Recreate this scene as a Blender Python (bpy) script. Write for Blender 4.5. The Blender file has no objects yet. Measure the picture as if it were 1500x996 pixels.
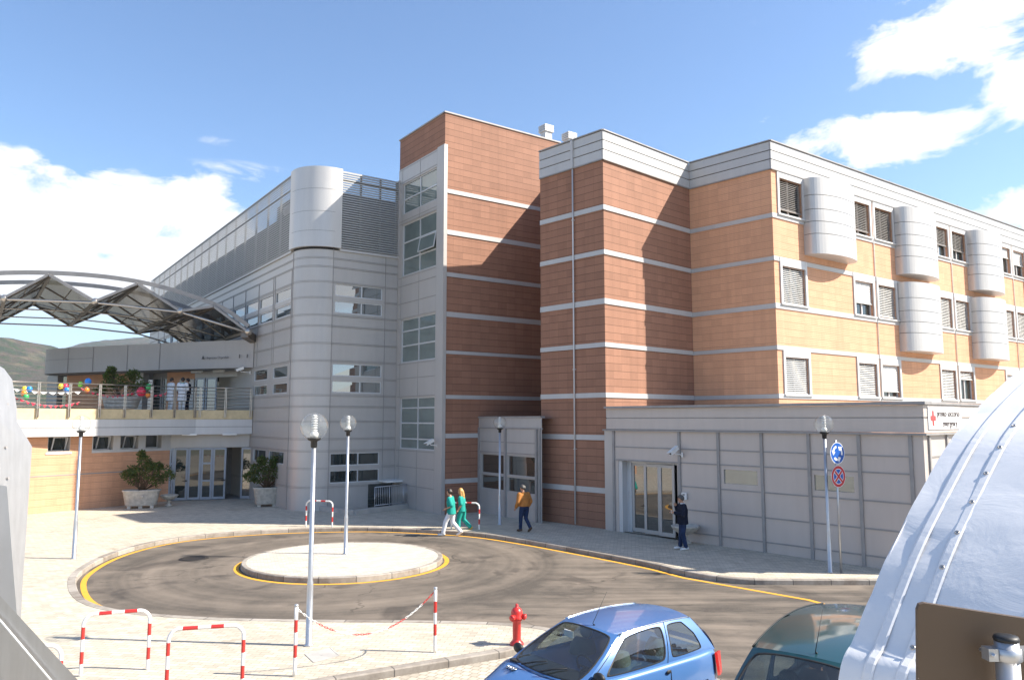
import bpy, bmesh, math, random
from mathutils import Vector, Matrix, noise
from mathutils.geometry import tessellate_polygon
random.seed(7)
SC = bpy.context.scene
COL = SC.collection
R = math.radians

# ------------------------------------------------------------------ camera
F_PX, CX, CY, YH, HC = 1115.0, 750.0, 498.0, 614.0, 4.2
PITCH = math.atan((YH - CY) / F_PX)
cam_d = bpy.data.cameras.new('camera')
cam = bpy.data.objects.new('camera', cam_d)
COL.objects.link(cam)
cam.location = (0, 0, HC)
cam.rotation_euler = (math.pi / 2 + PITCH, 0, 0)
cam_d.sensor_width = 36.0
cam_d.lens = 36.0 * F_PX / 1500.0
cam_d.clip_start = 0.05
cam_d.clip_end = 20000
SC.camera = cam


def ray(px, py):
    x, y = (px - CX) / F_PX, -(py - CY) / F_PX
    c, s = math.cos(PITCH), math.sin(PITCH)
    return Vector((x, c - s * y, s + c * y))


def G(px, py, z=0.0):
    """surveyed point on the level plane z"""
    r = ray(px, py)
    return Vector((0, 0, HC)) + r * ((z - HC) / r.z)


def AT(px, py, y):
    r = ray(px, py)
    return Vector((0, 0, HC)) + r * (y / r.y)


# ------------------------------------------------------------------ mesh builder
class Fr:
    """vertical wall frame: origin, direction u, outward normal w"""

    def __init__(self, p, ang, out=1):
        self.p = Vector((p[0], p[1], 0))
        a = R(ang)
        self.d = Vector((math.cos(a), math.sin(a), 0))
        self.n = Vector((-self.d.y, self.d.x, 0)) * out

    def pt(self, u, w, z):
        return self.p + self.d * u + self.n * w + Vector((0, 0, z))

    def at(self, px, py):
        r = ray(px, py)
        t = self.n.dot(self.p) / self.n.dot(Vector((r.x, r.y, 0)))
        h = r * t
        return (Vector((h.x, h.y, 0)) - self.p).dot(self.d), HC + h.z


WORLD = Fr((0, 0), 0, 1)


class MB:
    def __init__(self):
        self.bm = bmesh.new()
        self.uv = self.bm.loops.layers.uv.new('UVMap')

    def face(self, pts, uvs=None, mi=0):
        vs = [self.bm.verts.new(p) for p in pts]
        f = self.bm.faces.new(vs)
        f.material_index = mi
        if uvs:
            for l, q in zip(f.loops, uvs):
                l[self.uv].uv = q
        return f

    def box(self, fr, u0, u1, w0, w1, z0, z1, mi=0):
        P = fr.pt
        v = [self.bm.verts.new(P(u, w, z)) for u in (u0, u1) for w in (w0, w1) for z in (z0, z1)]
        c = [(u, w, z) for u in (u0, u1) for w in (w0, w1) for z in (z0, z1)]
        for idx, ax in (((0, 1, 3, 2), 0), ((4, 6, 7, 5), 0), ((0, 4, 5, 1), 1), ((2, 3, 7, 6), 1), ((0, 2, 6, 4), 2), ((1, 5, 7, 3), 2)):
            f = self.bm.faces.new([v[i] for i in idx])
            f.material_index = mi
            for l, i in zip(f.loops, idx):
                u, w, z = c[i]
                l[self.uv].uv = (w, z) if ax == 0 else ((u, z) if ax == 1 else (u, w))
        return self

    def abox(self, x0, x1, y0, y1, z0, z1, mi=0):
        return self.box(WORLD, x0, x1, y0, y1, z0, z1, mi)

    def bar(self, a, b, w, h, mi=0, up=(0, 0, 1)):
        """rectangular bar between two points"""
        a, b = Vector(a), Vector(b)
        t = (b - a).normalized()
        s = t.cross(Vector(up))
        if s.length < 1e-4:
            s = t.cross(Vector((1, 0, 0)))
        s.normalize()
        q = s.cross(t)
        v = [self.bm.verts.new(p + s * (i * w / 2) + q * (j * h / 2)) for p in (a, b) for i, j in ((-1, -1), (1, -1), (1, 1), (-1, 1))]
        for idx in ((0, 1, 2, 3), (7, 6, 5, 4), (0, 4, 5, 1), (1, 5, 6, 2), (2, 6, 7, 3), (3, 7, 4, 0)):
            self.bm.faces.new([v[i] for i in idx]).material_index = mi
        return self

    def tube(self, pts, r, n=10, cap=True, mis=None, mi=0, smooth=True, flat=None):
        pts = [Vector(p) for p in pts]
        rs = r if isinstance(r, (list, tuple)) else [r] * len(pts)
        rings = []
        ref = None
        for i, p in enumerate(pts):
            t = (pts[min(i + 1, len(pts) - 1)] - pts[max(i - 1, 0)]).normalized()
            if ref is None:
                ref = t.orthogonal().normalized()
            else:
                ref = (ref - t * ref.dot(t))
                ref = ref.normalized() if ref.length > 1e-6 else t.orthogonal().normalized()
            b = t.cross(ref)
            rings.append([self.bm.verts.new(p + (ref * math.cos(2 * math.pi * k / n) + b * math.sin(2 * math.pi * k / n)) * rs[i]) for k in range(n)])
        for i in range(len(pts) - 1):
            for k in range(n):
                f = self.bm.faces.new((rings[i][k], rings[i][(k + 1) % n], rings[i + 1][(k + 1) % n], rings[i + 1][k]))
                f.material_index = mis[i] if mis else mi
                f.smooth = smooth
        if cap:
            self.bm.faces.new(rings[0][::-1]).material_index = mis[0] if mis else mi
            self.bm.faces.new(rings[-1]).material_index = mis[-1] if mis else mi
        return self

    def lathe(self, prof, c=(0, 0, 0), n=24, mi=0, sx=1, sy=1, smooth=True, cap=True):
        c = Vector(c)
        rings = [[self.bm.verts.new(c + Vector((r * sx * math.cos(2 * math.pi * k / n), r * sy * math.sin(2 * math.pi * k / n), z))) for k in range(n)] for r, z in prof]
        for i in range(len(prof) - 1):
            for k in range(n):
                f = self.bm.faces.new((rings[i][k], rings[i][(k + 1) % n], rings[i + 1][(k + 1) % n], rings[i + 1][k]))
                f.smooth = smooth
                f.material_index = mi
        if cap:
            self.bm.faces.new(rings[0][::-1]).material_index = mi
            self.bm.faces.new(rings[-1]).material_index = mi
        return self

    def ball(self, c, r, seg=16, mi=0, s=(1, 1, 1)):
        m = Matrix.Translation(Vector(c)) @ Matrix.Diagonal((r * s[0], r * s[1], r * s[2], 1))
        g = bmesh.ops.create_uvsphere(self.bm, u_segments=seg, v_segments=max(6, seg // 2), radius=1, matrix=m)
        for v in g['verts']:
            for f in v.link_faces:
                f.smooth = True
                f.material_index = mi
        return self

    def flat(self, poly, z, mi=0, flip=False):
        """level polygon (may be concave)"""
        pv = [Vector((p[0], p[1], z)) for p in poly]
        vs = [self.bm.verts.new(p) for p in pv]
        for t in tessellate_polygon([pv]):
            a, b, c = (vs[i] for i in t)
            n = (b.co - a.co).cross(c.co - a.co)
            if n.length < 1e-9:
                continue
            f = self.bm.faces.new((a, b, c) if n.z > 0 else (a, c, b))
            f.material_index = mi
            for l in f.loops:
                l[self.uv].uv = (l.vert.co.x, l.vert.co.y)
        return self

    def prism(self, poly, z0, z1, mi=0, top=True, bottom=True, smooth=False):
        n = len(poly)
        s = 0.0
        for i in range(n):
            a, b = poly[i], poly[(i + 1) % n]
            L = math.hypot(b[0] - a[0], b[1] - a[1])
            f = self.face([(a[0], a[1], z0), (b[0], b[1], z0), (b[0], b[1], z1), (a[0], a[1], z1)], [(s, z0), (s + L, z0), (s + L, z1), (s, z1)], mi)
            f.smooth = smooth
            s += L
        if top:
            self.flat(poly, z1, mi)
        if bottom:
            self.flat(poly, z0, mi)
        return self

    def outline(self, pts3, ext, mi=0):
        """extrude a planar 3D outline by the vector ext"""
        ext = Vector(ext)
        p = [Vector(q) for q in pts3]
        n = len(p)
        tris = tessellate_polygon([p])
        for off in (Vector(), ext):
            vs = [self.bm.verts.new(q + off) for q in p]
            for t in tris:
                self.bm.faces.new([vs[i] for i in t]).material_index = mi
        for i in range(n):
            self.face([p[i], p[(i + 1) % n], p[(i + 1) % n] + ext, p[i] + ext], None, mi)
        return self

    def wall(self, fr, u0, u1, z0, z1, holes=(), w=0.0, dep=0.18, mi=0):
        """wall sheet with openings and their reveals"""
        us = sorted({u0, u1, *[h[0] for h in holes], *[h[1] for h in holes]})
        zs = sorted({z0, z1, *[h[2] for h in holes], *[h[3] for h in holes]})
        us = [u for u in us if u0 <= u <= u1]
        zs = [z for z in zs if z0 <= z <= z1]
        P = fr.pt
        for i in range(len(us) - 1):
            for j in range(len(zs) - 1):
                uc, zc = (us[i] + us[i + 1]) / 2, (zs[j] + zs[j + 1]) / 2
                if any(h[0] < uc < h[1] and h[2] < zc < h[3] for h in holes):
                    continue
                q = [(us[i], zs[j]), (us[i + 1], zs[j]), (us[i + 1], zs[j + 1]), (us[i], zs[j + 1])]
                self.face([P(a, w, b) for a, b in q], q, mi)
        for a, b, c, d in holes:
            for (p, q) in (((a, c), (b, c)), ((b, c), (b, d)), ((b, d), (a, d)), ((a, d), (a, c))):
                self.face([P(p[0], w, p[1]), P(q[0], w, q[1]), P(q[0], w - dep, q[1]), P(p[0], w - dep, p[1])], [(p[0], p[1]), (q[0], q[1]), (q[0] + .1, q[1]), (p[0] + .1, p[1])], mi)
        return self


def wloc(o):
    v = Vector((0, 0, 0))
    while o:
        v += Vector(o.location)
        o = o.parent
    return v


def obj(name, mb, mats, parent=None, normals=True):
    me = bpy.data.meshes.new(name)
    bm = mb.bm
    if normals:
        bmesh.ops.recalc_face_normals(bm, faces=bm.faces[:])
    if parent:
        off = wloc(parent)
        if off.length > 0:
            bmesh.ops.translate(bm, verts=bm.verts[:], vec=-off)
    bm.to_mesh(me)
    bm.free()
    for m in (mats if isinstance(mats, (list, tuple)) else [mats]):
        me.materials.append(m)
    o = bpy.data.objects.new(name, me)
    COL.objects.link(o)
    o.parent = parent
    return o


def thing(name, label, cat, loc=(0, 0, 0), group=None):
    o = bpy.data.objects.new(name, None)
    COL.objects.link(o)
    o.location = loc
    o.empty_display_size = 0.2
    return tag(o, label, cat, group)


def tag(o, label, cat, group=None):
    o['label'] = label
    o['category'] = cat
    if group:
        o['group'] = group
    return o


def struct(name, mb, mats, kind='structure'):
    o = obj(name, mb, mats)
    o['kind'] = kind
    return o


def dup(root, loc, rz=0.0, label=None):
    r = root.copy()
    COL.objects.link(r)
    r.location = loc
    r.rotation_euler = (0, 0, rz)
    if label:
        r['label'] = label
    for ch in list(root.children):
        c = ch.copy()
        COL.objects.link(c)
        c.parent = r
        for g in list(ch.children):
            d = g.copy()
            COL.objects.link(d)
            d.parent = c
    return r


def spline(pts, n=8, closed=False):
    out = []
    N = len(pts)
    P = [Vector(p) for p in pts]
    for i in range(N if closed else N - 1):
        p0 = P[(i - 1) % N] if closed or i > 0 else P[0]
        p1, p2 = P[i], P[(i + 1) % N]
        p3 = P[(i + 2) % N] if closed or i + 2 < N else P[-1]
        for k in range(n):
            t = k / n
            out.append(0.5 * ((2 * p1) + (p2 - p0) * t + (2 * p0 - 5 * p1 + 4 * p2 - p3) * t * t + (3 * p1 - p0 - 3 * p2 + p3) * t ** 3))
    if not closed:
        out.append(P[-1])
    return out


# ------------------------------------------------------------------ materials
class NT:
    def __init__(self, name):
        self.m = bpy.data.materials.new(name)
        self.m.use_nodes = True
        self.t = self.m.node_tree
        self.b = self.t.nodes['Principled BSDF']
        self.o = self.t.nodes['Material Output']

    def n(self, typ, **kw):
        nd = self.t.nodes.new(typ)
        for k, v in kw.items():
            if k.startswith('i_'):
                nd.inputs[k[2:].replace('_', ' ')].default_value = v
            else:
                setattr(nd, k, v)
        return nd

    def l(self, a, b):
        self.t.links.new(a, b)

    def set(self, **kw):
        for k, v in kw.items():
            self.b.inputs[k.replace('_', ' ')].default_value = v
        return self

    def math(self, op, a, b=None, clamp=False):
        nd = self.n('ShaderNodeMath', operation=op, use_clamp=clamp)
        for i, v in enumerate((a, b)):
            if v is None:
                continue
            if isinstance(v, (int, float)):
                nd.inputs[i].default_value = v
            else:
                self.l(v, nd.inputs[i])
        return nd.outputs[0]

    def mix(self, fac, a, b, blend='MIX'):
        nd = self.n('ShaderNodeMix', data_type='RGBA', blend_type=blend)
        for i, v in ((0, fac), (6, a), (7, b)):
            if isinstance(v, (int, float)):
                nd.inputs[i].default_value = v
            elif isinstance(v, tuple):
                nd.inputs[i].default_value = (*v[:3], 1)
            else:
                self.l(v, nd.inputs[i])
        return nd.outputs[2]

    def noise(self, vec, scale, detail=3, rough=.55, dist=0.0):
        nd = self.n('ShaderNodeTexNoise')
        nd.inputs['Scale'].default_value = scale
        nd.inputs['Detail'].default_value = detail
        nd.inputs['Roughness'].default_value = rough
        nd.inputs['Distortion'].default_value = dist
        if vec is not None:
            self.l(vec, nd.inputs['Vector'])
        return nd.outputs['Fac']

    def ramp(self, f, p0, p1):
        nd = self.n('ShaderNodeMapRange')
        nd.inputs['From Min'].default_value = p0
        nd.inputs['From Max'].default_value = p1
        nd.clamp = True
        self.l(f, nd.inputs['Value'])
        return nd.outputs[0]

    def bump(self, h, strength=.3, dist=.02):
        nd = self.n('ShaderNodeBump')
        nd.inputs['Strength'].default_value = strength
        nd.inputs['Distance'].default_value = dist
        self.l(h, nd.inputs['Height'])
        self.l(nd.outputs[0], self.b.inputs['Normal'])

    def pos(self):
        return self.n('ShaderNodeNewGeometry').outputs['Position']

    def uvs(self):
        return self.n('ShaderNodeTexCoord').outputs['UV']

    def objc(self):
        return self.n('ShaderNodeTexCoord').outputs['Object']


def plain(name, col, rough=.5, metal=0.0, var=.12, scale=3.0, spec=.5, bump=0.0, coat=0.0):
    k = NT(name)
    f = k.noise(k.objc(), scale, 4)
    f2 = k.ramp(f, .3, .7)
    dark = tuple(c * (1 - var) for c in col)
    lite = tuple(min(1, c * (1 + var)) for c in col)
    k.l(k.mix(f2, dark, lite), k.b.inputs['Base Color'])
    k.l(k.math('ADD', k.math('MULTIPLY', f, .15), rough - .07), k.b.inputs['Roughness'])
    k.set(Metallic=metal, Specular_IOR_Level=spec, Coat_Weight=coat, Coat_Roughness=.03)
    if bump:
        k.bump(k.noise(k.objc(), scale * 8, 4), bump, .01)
    return k.m


def tile(name, col, tw, th, rib=0.0, var=.16, gap=.008, jd=.45):
    """ventilated terracotta facade tiles, uv in metres"""
    k = NT(name)
    uv = k.uvs()
    br = k.n('ShaderNodeTexBrick', offset=0.0, squash=1.0)
    br.inputs['Scale'].default_value = 1
    br.inputs['Brick Width'].default_value = tw
    br.inputs['Row Height'].default_value = th
    br.inputs['Mortar Size'].default_value = gap
    br.inputs['Mortar Smooth'].default_value = .2
    br.inputs['Bias'].default_value = 0
    br.inputs['Color1'].default_value = (0, 0, 0, 1)
    br.inputs['Color2'].default_value = (1, 1, 1, 1)
    br.inputs['Mortar'].default_value = (.5, .5, .5, 1)
    k.l(uv, br.inputs['Vector'])
    cell = k.n('ShaderNodeSeparateColor')
    k.l(br.outputs['Color'], cell.inputs[0])
    sv2 = k.n('ShaderNodeSeparateXYZ')
    k.l(uv, sv2.inputs[0])
    frv = k.math('FRACT', k.math('DIVIDE', sv2.outputs[1], th))
    hj = k.math('MAXIMUM', k.math('LESS_THAN', frv, .03), k.math('GREATER_THAN', frv, .97))
    jn = k.math('MAXIMUM', hj, k.math('MULTIPLY', br.outputs['Fac'], k.math('MULTIPLY', cell.outputs[0], .75)))
    big = k.noise(k.pos(), .5, 4)
    fine = k.noise(k.pos(), 9, 5)
    v = k.math('ADD', k.math('MULTIPLY', k.math('SUBTRACT', cell.outputs[0], .5), var), k.math('MULTIPLY', k.math('SUBTRACT', big, .5), .35))
    v = k.math('ADD', v, k.math('MULTIPLY', k.math('SUBTRACT', fine, .5), .22))
    mp = k.n('ShaderNodeMapping')
    mp.inputs['Scale'].default_value = (3.5, 3.5, .16)
    k.l(k.pos(), mp.inputs[0])
    streak = k.noise(mp.outputs[0], 1.0, 5, .65)
    v = k.math('ADD', v, k.math('MULTIPLY', k.math('SUBTRACT', streak, .5), .6))
    v = k.math('ADD', v, .5)
    c = k.mix(k.math('MULTIPLY', v, 1, True), tuple(x * .72 for x in col), tuple(min(1, x * 1.28) for x in col))
    h = k.math('SUBTRACT', 1, br.outputs['Fac'])
    if rib:
        sep = k.n('ShaderNodeSeparateXYZ')
        k.l(uv, sep.inputs[0])
        s = k.math('SINE', k.math('MULTIPLY', sep.outputs[1], 2 * math.pi / rib))
        g = k.ramp(s, -1.0, -.55)
        c = k.mix(k.math('MULTIPLY', k.math('SUBTRACT', 1, g), .22), c, tuple(x * .45 for x in col))
        h = k.math('MULTIPLY', h, g)
    c = k.mix(jn, c, tuple(x * jd for x in col))
    k.l(c, k.b.inputs['Base Color'])
    k.set(Roughness=.75, Specular_IOR_Level=.3)
    k.bump(k.math('ADD', h, k.math('MULTIPLY', fine, .15)), .5, .01)
    return k.m


def panel(name, col, metal=.35, rough=.42, var=.07):
    """coated aluminium cladding: faint streaks and oil-canning"""
    k = NT(name)
    mp = k.n('ShaderNodeMapping')
    mp.inputs['Scale'].default_value = (2.2, 2.2, .35)
    k.l(k.pos(), mp.inputs[0])
    st = k.noise(mp.outputs[0], 1.4, 5, .6)
    bl = k.noise(k.pos(), .45, 3)
    v = k.math('ADD', k.math('MULTIPLY', st, .6), k.math('MULTIPLY', bl, .4))
    c = k.mix(k.ramp(v, .3, .7), tuple(x * (1 - var) for x in col), tuple(min(1, x * (1 + var)) for x in col))
    k.l(c, k.b.inputs['Base Color'])
    k.l(k.math('ADD', k.math('MULTIPLY', st, .18), rough - .09), k.b.inputs['Roughness'])
    k.set(Metallic=metal)
    k.bump(k.noise(k.pos(), .9, 2), .12, .03)
    return k.m


def glass(name, tint=(.02, .03, .03), ior=1.9, rough=.02, wob=.05):
    k = NT(name)
    f = k.noise(k.pos(), .7, 3)
    k.l(k.mix(f, tuple(x * .5 for x in tint), tuple(x * 1.6 for x in tint)), k.b.inputs['Base Color'])
    k.set(Roughness=rough, IOR=ior)
    k.bump(k.noise(k.pos(), .8, 2), wob, .02)
    return k.m


def clear(name, tint=(.9, .95, .95), op=.12, ior=1.5, rough=.02, dcol=(.3, .27, .22)):
    """thin see-through sheet: straight-through plus a fresnel reflection"""
    k = NT(name)
    tr = k.n('ShaderNodeBsdfTransparent')
    tr.inputs[0].default_value = (*tint, 1)
    gl = k.n('ShaderNodeBsdfGlossy')
    gl.inputs['Roughness'].default_value = rough
    di = k.n('ShaderNodeBsdfDiffuse')
    di.inputs[0].default_value = (*dcol, 1)
    m0 = k.n('ShaderNodeMixShader')
    m0.inputs[0].default_value = op
    k.l(tr.outputs[0], m0.inputs[1])
    k.l(di.outputs[0], m0.inputs[2])
    lw = k.n('ShaderNodeLayerWeight')
    lw.inputs[0].default_value = .5
    r0 = ((ior - 1) / (ior + 1)) ** 2
    fr = k.math('ADD', k.math('MULTIPLY', k.math('POWER', lw.outputs['Facing'], 4.0), .75), r0 * 1.5, True)
    m1 = k.n('ShaderNodeMixShader')
    k.l(fr, m1.inputs[0])
    k.l(m0.outputs[0], m1.inputs[1])
    k.l(gl.outputs[0], m1.inputs[2])
    k.l(m1.outputs[0], k.o.inputs[0])
    return k.m


def foliage(name, a, b):
    k = NT(name)
    f = k.noise(k.objc(), 14, 2)
    k.l(k.mix(k.ramp(f, .3, .7), a, b), k.b.inputs['Base Color'])
    k.set(Roughness=.45, Specular_IOR_Level=.4)
    tl = k.n('ShaderNodeBsdfTranslucent')
    tl.inputs[0].default_value = (b[0] * 1.5, b[1] * 1.6, b[2] * .8, 1)
    m = k.n('ShaderNodeMixShader')
    m.inputs[0].default_value = .25
    k.l(k.b.outputs[0], m.inputs[1])
    k.l(tl.outputs[0], m.inputs[2])
    k.l(m.outputs[0], k.o.inputs[0])
    return k.m


M = {}
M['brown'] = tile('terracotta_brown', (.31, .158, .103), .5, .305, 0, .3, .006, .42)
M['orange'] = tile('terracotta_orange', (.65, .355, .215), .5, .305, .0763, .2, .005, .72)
M['silver'] = panel('silver_cladding', (.45, .43, .41), .2)
M['drum'] = panel('drum_cladding', (.54, .525, .51), .25, .38)
M['lowdrum'] = panel('corner_cladding', (.47, .45, .43), .2, .42)
M['warm'] = panel('warm_grey_cladding', (.52, .455, .41), .08, .45)
M['white'] = panel('white_cladding', (.58, .57, .56), .06, .45)
M['band'] = panel('band_metal', (.48, .47, .46), .08, .45)
M['greypanel'] = panel('grey_parapet', (.39, .365, .35), .1, .5)
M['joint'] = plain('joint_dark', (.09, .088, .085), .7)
M['trim'] = plain('trim_grey', (.30, .285, .275), .5, .08)
M['frame'] = plain('window_frame', (.58, .59, .6), .4, .2, .05)
M['bluegrey'] = plain('blue_grey_frame', (.33, .36, .41), .4, .25, .05)
M['shutter'] = plain('shutter_slats', (.60, .59, .57), .5, .1, .06)
M['shutter2'] = plain('shutter_slats_dark', (.27, .25, .235), .5, .1, .08)  # darker slat tone, used on the top row
M['louver'] = plain('louver_metal', (.40, .40, .395), .45, .2, .06)
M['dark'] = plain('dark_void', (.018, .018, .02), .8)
M['roof'] = plain('roof_membrane', (.3, .3, .29), .9)
M['glass'] = glass('window_glass')
M['glass_sky'] = glass('coated_glass', (.06, .075, .075), 3.4, .015, .02)
M['glass_door'] = glass('door_glass', (.03, .034, .03), 2.6, .015, .02)
M['glass_green'] = glass('green_glass', (.12, .155, .145), 2.3)
M['galv'] = plain('galvanised_steel', (.5, .51, .53), .38, .75, .1)
M['steel'] = plain('brushed_steel', (.52, .47, .42), .32, .85, .08, 12)
M['red'] = plain('signal_red', (.55, .03, .025), .35, 0, .1, 4, .5, 0, .3)
M['wpaint'] = plain('signal_white', (.78, .77, .74), .4, 0, .05)
M['black'] = plain('black_plastic', (.015, .015, .016), .5)
M['stone'] = plain('pale_stone', (.5, .46, .4), .85, 0, .22, 6, .3, .4)
M['globe'] = clear('globe_acrylic', (.95, .96, .95), .055, 1.5, .02, (.8, .8, .78))
M['cream'] = plain('cream_fascia', (.62, .5, .3), .7)
M['concrete'] = plain('concrete', (.42, .4, .37), .85, 0, .15, 2, .3, .2)
M['leaf'] = foliage('leaf_green', (.03, .06, .014), (.10, .15, .035))
M['leaf2'] = foliage('leaf_olive', (.05, .06, .015), (.17, .16, .05))
M['bark'] = plain('bark', (.12, .08, .05), .9)
M['soil'] = plain('soil', (.05, .035, .025), .95)

# ------------------------------------------------------------------ sky and sun
SUN_EL, SUN_AZ = 40.0, -6.0          # azimuth measured from +x
sv = Vector((math.cos(R(SUN_AZ)) * math.cos(R(SUN_EL)), math.sin(R(SUN_AZ)) * math.cos(R(SUN_EL)), math.sin(R(SUN_EL))))
sd = bpy.data.lights.new('sun', 'SUN')
sd.energy = 5.0
sd.angle = R(.53)
sd.color = (1.0, .925, .81)
so = bpy.data.objects.new('sun', sd)
COL.objects.link(so)
so.rotation_euler = sv.to_track_quat('Z', 'Y').to_euler()
so.location = sv * 60

world = bpy.data.worlds.new('World')
SC.world = world
world.use_nodes = True
wt = world.node_tree
for nd in list(wt.nodes):
    wt.nodes.remove(nd)


class WN(NT):
    def __init__(self):
        self.t = wt


w = WN()
sky = w.n('ShaderNodeTexSky', sky_type='NISHITA', sun_disc=False, sun_elevation=R(SUN_EL), sun_rotation=R(90 - SUN_AZ), altitude=100, air_density=1.0, dust_density=.6, ozone_density=2.5)
tc = w.n('ShaderNodeTexCoord').outputs['Generated']
sep = w.n('ShaderNodeSeparateXYZ')
w.l(tc, sep.inputs[0])
az = w.math('MULTIPLY', w.math('ARCTAN2', sep.outputs[0], sep.outputs[1]), 180 / math.pi)
el = w.math('MULTIPLY', w.math('ARCSINE', sep.outputs[2]), 180 / math.pi)


def azel(px, py):
    r = ray(px, py).normalized()
    return math.degrees(math.atan2(r.x, r.y)), math.degrees(math.asin(r.z))


def blob(px, py, rx, ry, amp=1.0, off=0.0):
    a0, e0 = azel(px, py)
    sa, se = rx * .052, ry * .052
    da = w.math('DIVIDE', w.math('SUBTRACT', az, a0), sa)
    de = w.math('DIVIDE', w.math('SUBTRACT', el, e0), se)
    q = w.math('ADD', w.math('MULTIPLY', da, da), w.math('MULTIPLY', de, de))
    return w.math('SUBTRACT', w.math('MULTIPLY', w.math('SUBTRACT', 1.0, q), amp), off)


def vmax(vals):
    o = vals[0]
    for v in vals[1:]:
        o = w.math('MAXIMUM', o, v)
    return o


blobs = [blob(*b) for b in (
    (90, 385, 340, 130, 1.7), (0, 320, 220, 95, 1.7), (285, 345, 95, 90, 1.6), (-200, 370, 260, 130, 1.6), (180, 320, 130, 70, 1.6), (120, 400, 260, 90, 1.6),
    (1440, 45, 150, 75, 1.2), (1330, 85, 80, 42, 1.1), (1280, 12, 80, 30, .5), (1540, 100, 90, 80, 1.2), (1205, 46, 30, 12, .5), (1265, 128, 50, 14, .35),
    (1280, 212, 150, 42, 1.2), (1380, 190, 75, 26, .8), (1485, 312, 105, 36, 1.2), (1640, 300, 120, 60),
    (360, 254, 150, 26, 1.0, .85), (335, 208, 90, 14, 1.0, .95), (1120, 185, 34, 18, 1, .7), (1190, 8, 130, 34, 1, .8))]
# clouds over the rest of the sky, out of the frame
back = w.math('SUBTRACT', w.math('MULTIPLY', w.ramp(w.math('ABSOLUTE', az), 46, 60), 1.15), 1.0)
back = w.math('SUBTRACT', back, w.math('MULTIPLY', w.math('ABSOLUTE', w.math('SUBTRACT', el, 22)), .022))
mp = w.n('ShaderNodeMapping')
mp.inputs['Scale'].default_value = (1, 1, 1.9)
w.l(tc, mp.inputs[0])
n1 = w.noise(mp.outputs[0], 9.0, 10, .62, .4)
n2 = w.noise(mp.outputs[0], 2.6, 4, .5)
def far_blob(a0, e0, sa, se):  # unseen cloud bank, added where the wing windows reflect the sky
    da = w.math('DIVIDE', w.math('SUBTRACT', az, a0), sa)
    de = w.math('DIVIDE', w.math('SUBTRACT', el, e0), se)
    return w.math('MULTIPLY', w.math('SUBTRACT', 1.0, w.math('ADD', w.math('MULTIPLY', da, da), w.math('MULTIPLY', de, de))), 1.6)


field = vmax(blobs + [back, far_blob(-58, 15, 17, 15), far_blob(122, 16, 26, 15)])
dens = w.math('ADD', w.math('ADD', w.math('MULTIPLY', field, .62), w.math('MULTIPLY', w.math('SUBTRACT', n1, .5), 3.4)), w.math('MULTIPLY', w.math('SUBTRACT', n2, .5), .7))
mask = w.ramp(dens, .1, .5)
mask = w.math('MULTIPLY', mask, w.ramp(field, -.3, .25))
haze_el = w.ramp(el, 14.0, 0.0)
mask2 = w.math('MULTIPLY', mask, w.ramp(el, 5.8, 8.6))
bg = w.n('ShaderNodeBackground')
skyb = w.mix(1.0, sky.outputs[0], (.9, .985, 1.06), 'MULTIPLY')
skyc = w.mix(w.math('MULTIPLY', haze_el, .6), skyb, (3.4, 4.1, 5.4))
w.l(skyc, bg.inputs[0])
bg.inputs[1].default_value = .106
bc = w.n('ShaderNodeBackground')
shade = w.ramp(w.noise(mp.outputs[0], 5, 6, .6), .3, .62)
w.l(w.mix(shade, (.86, .9, .97), (1.0, 1.0, 1.0)), bc.inputs[0])
bc.inputs[1].default_value = .6
mx = w.n('ShaderNodeMixShader')
w.l(mask2, mx.inputs[0])
w.l(bg.outputs[0], mx.inputs[1])
w.l(bc.outputs[0], mx.inputs[2])
wo = w.n('ShaderNodeOutputWorld')
w.l(mx.outputs[0], wo.inputs[0])

SC.view_settings.view_transform = 'Standard'
SC.view_settings.look = 'None'
SC.view_settings.gamma = 1.0
SC.view_settings.exposure = 1.1
SC.view_settings.use_curve_mapping = False

# ------------------------------------------------------------------ ground
ISL = Vector((-5.1, 23.75, 0))


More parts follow.
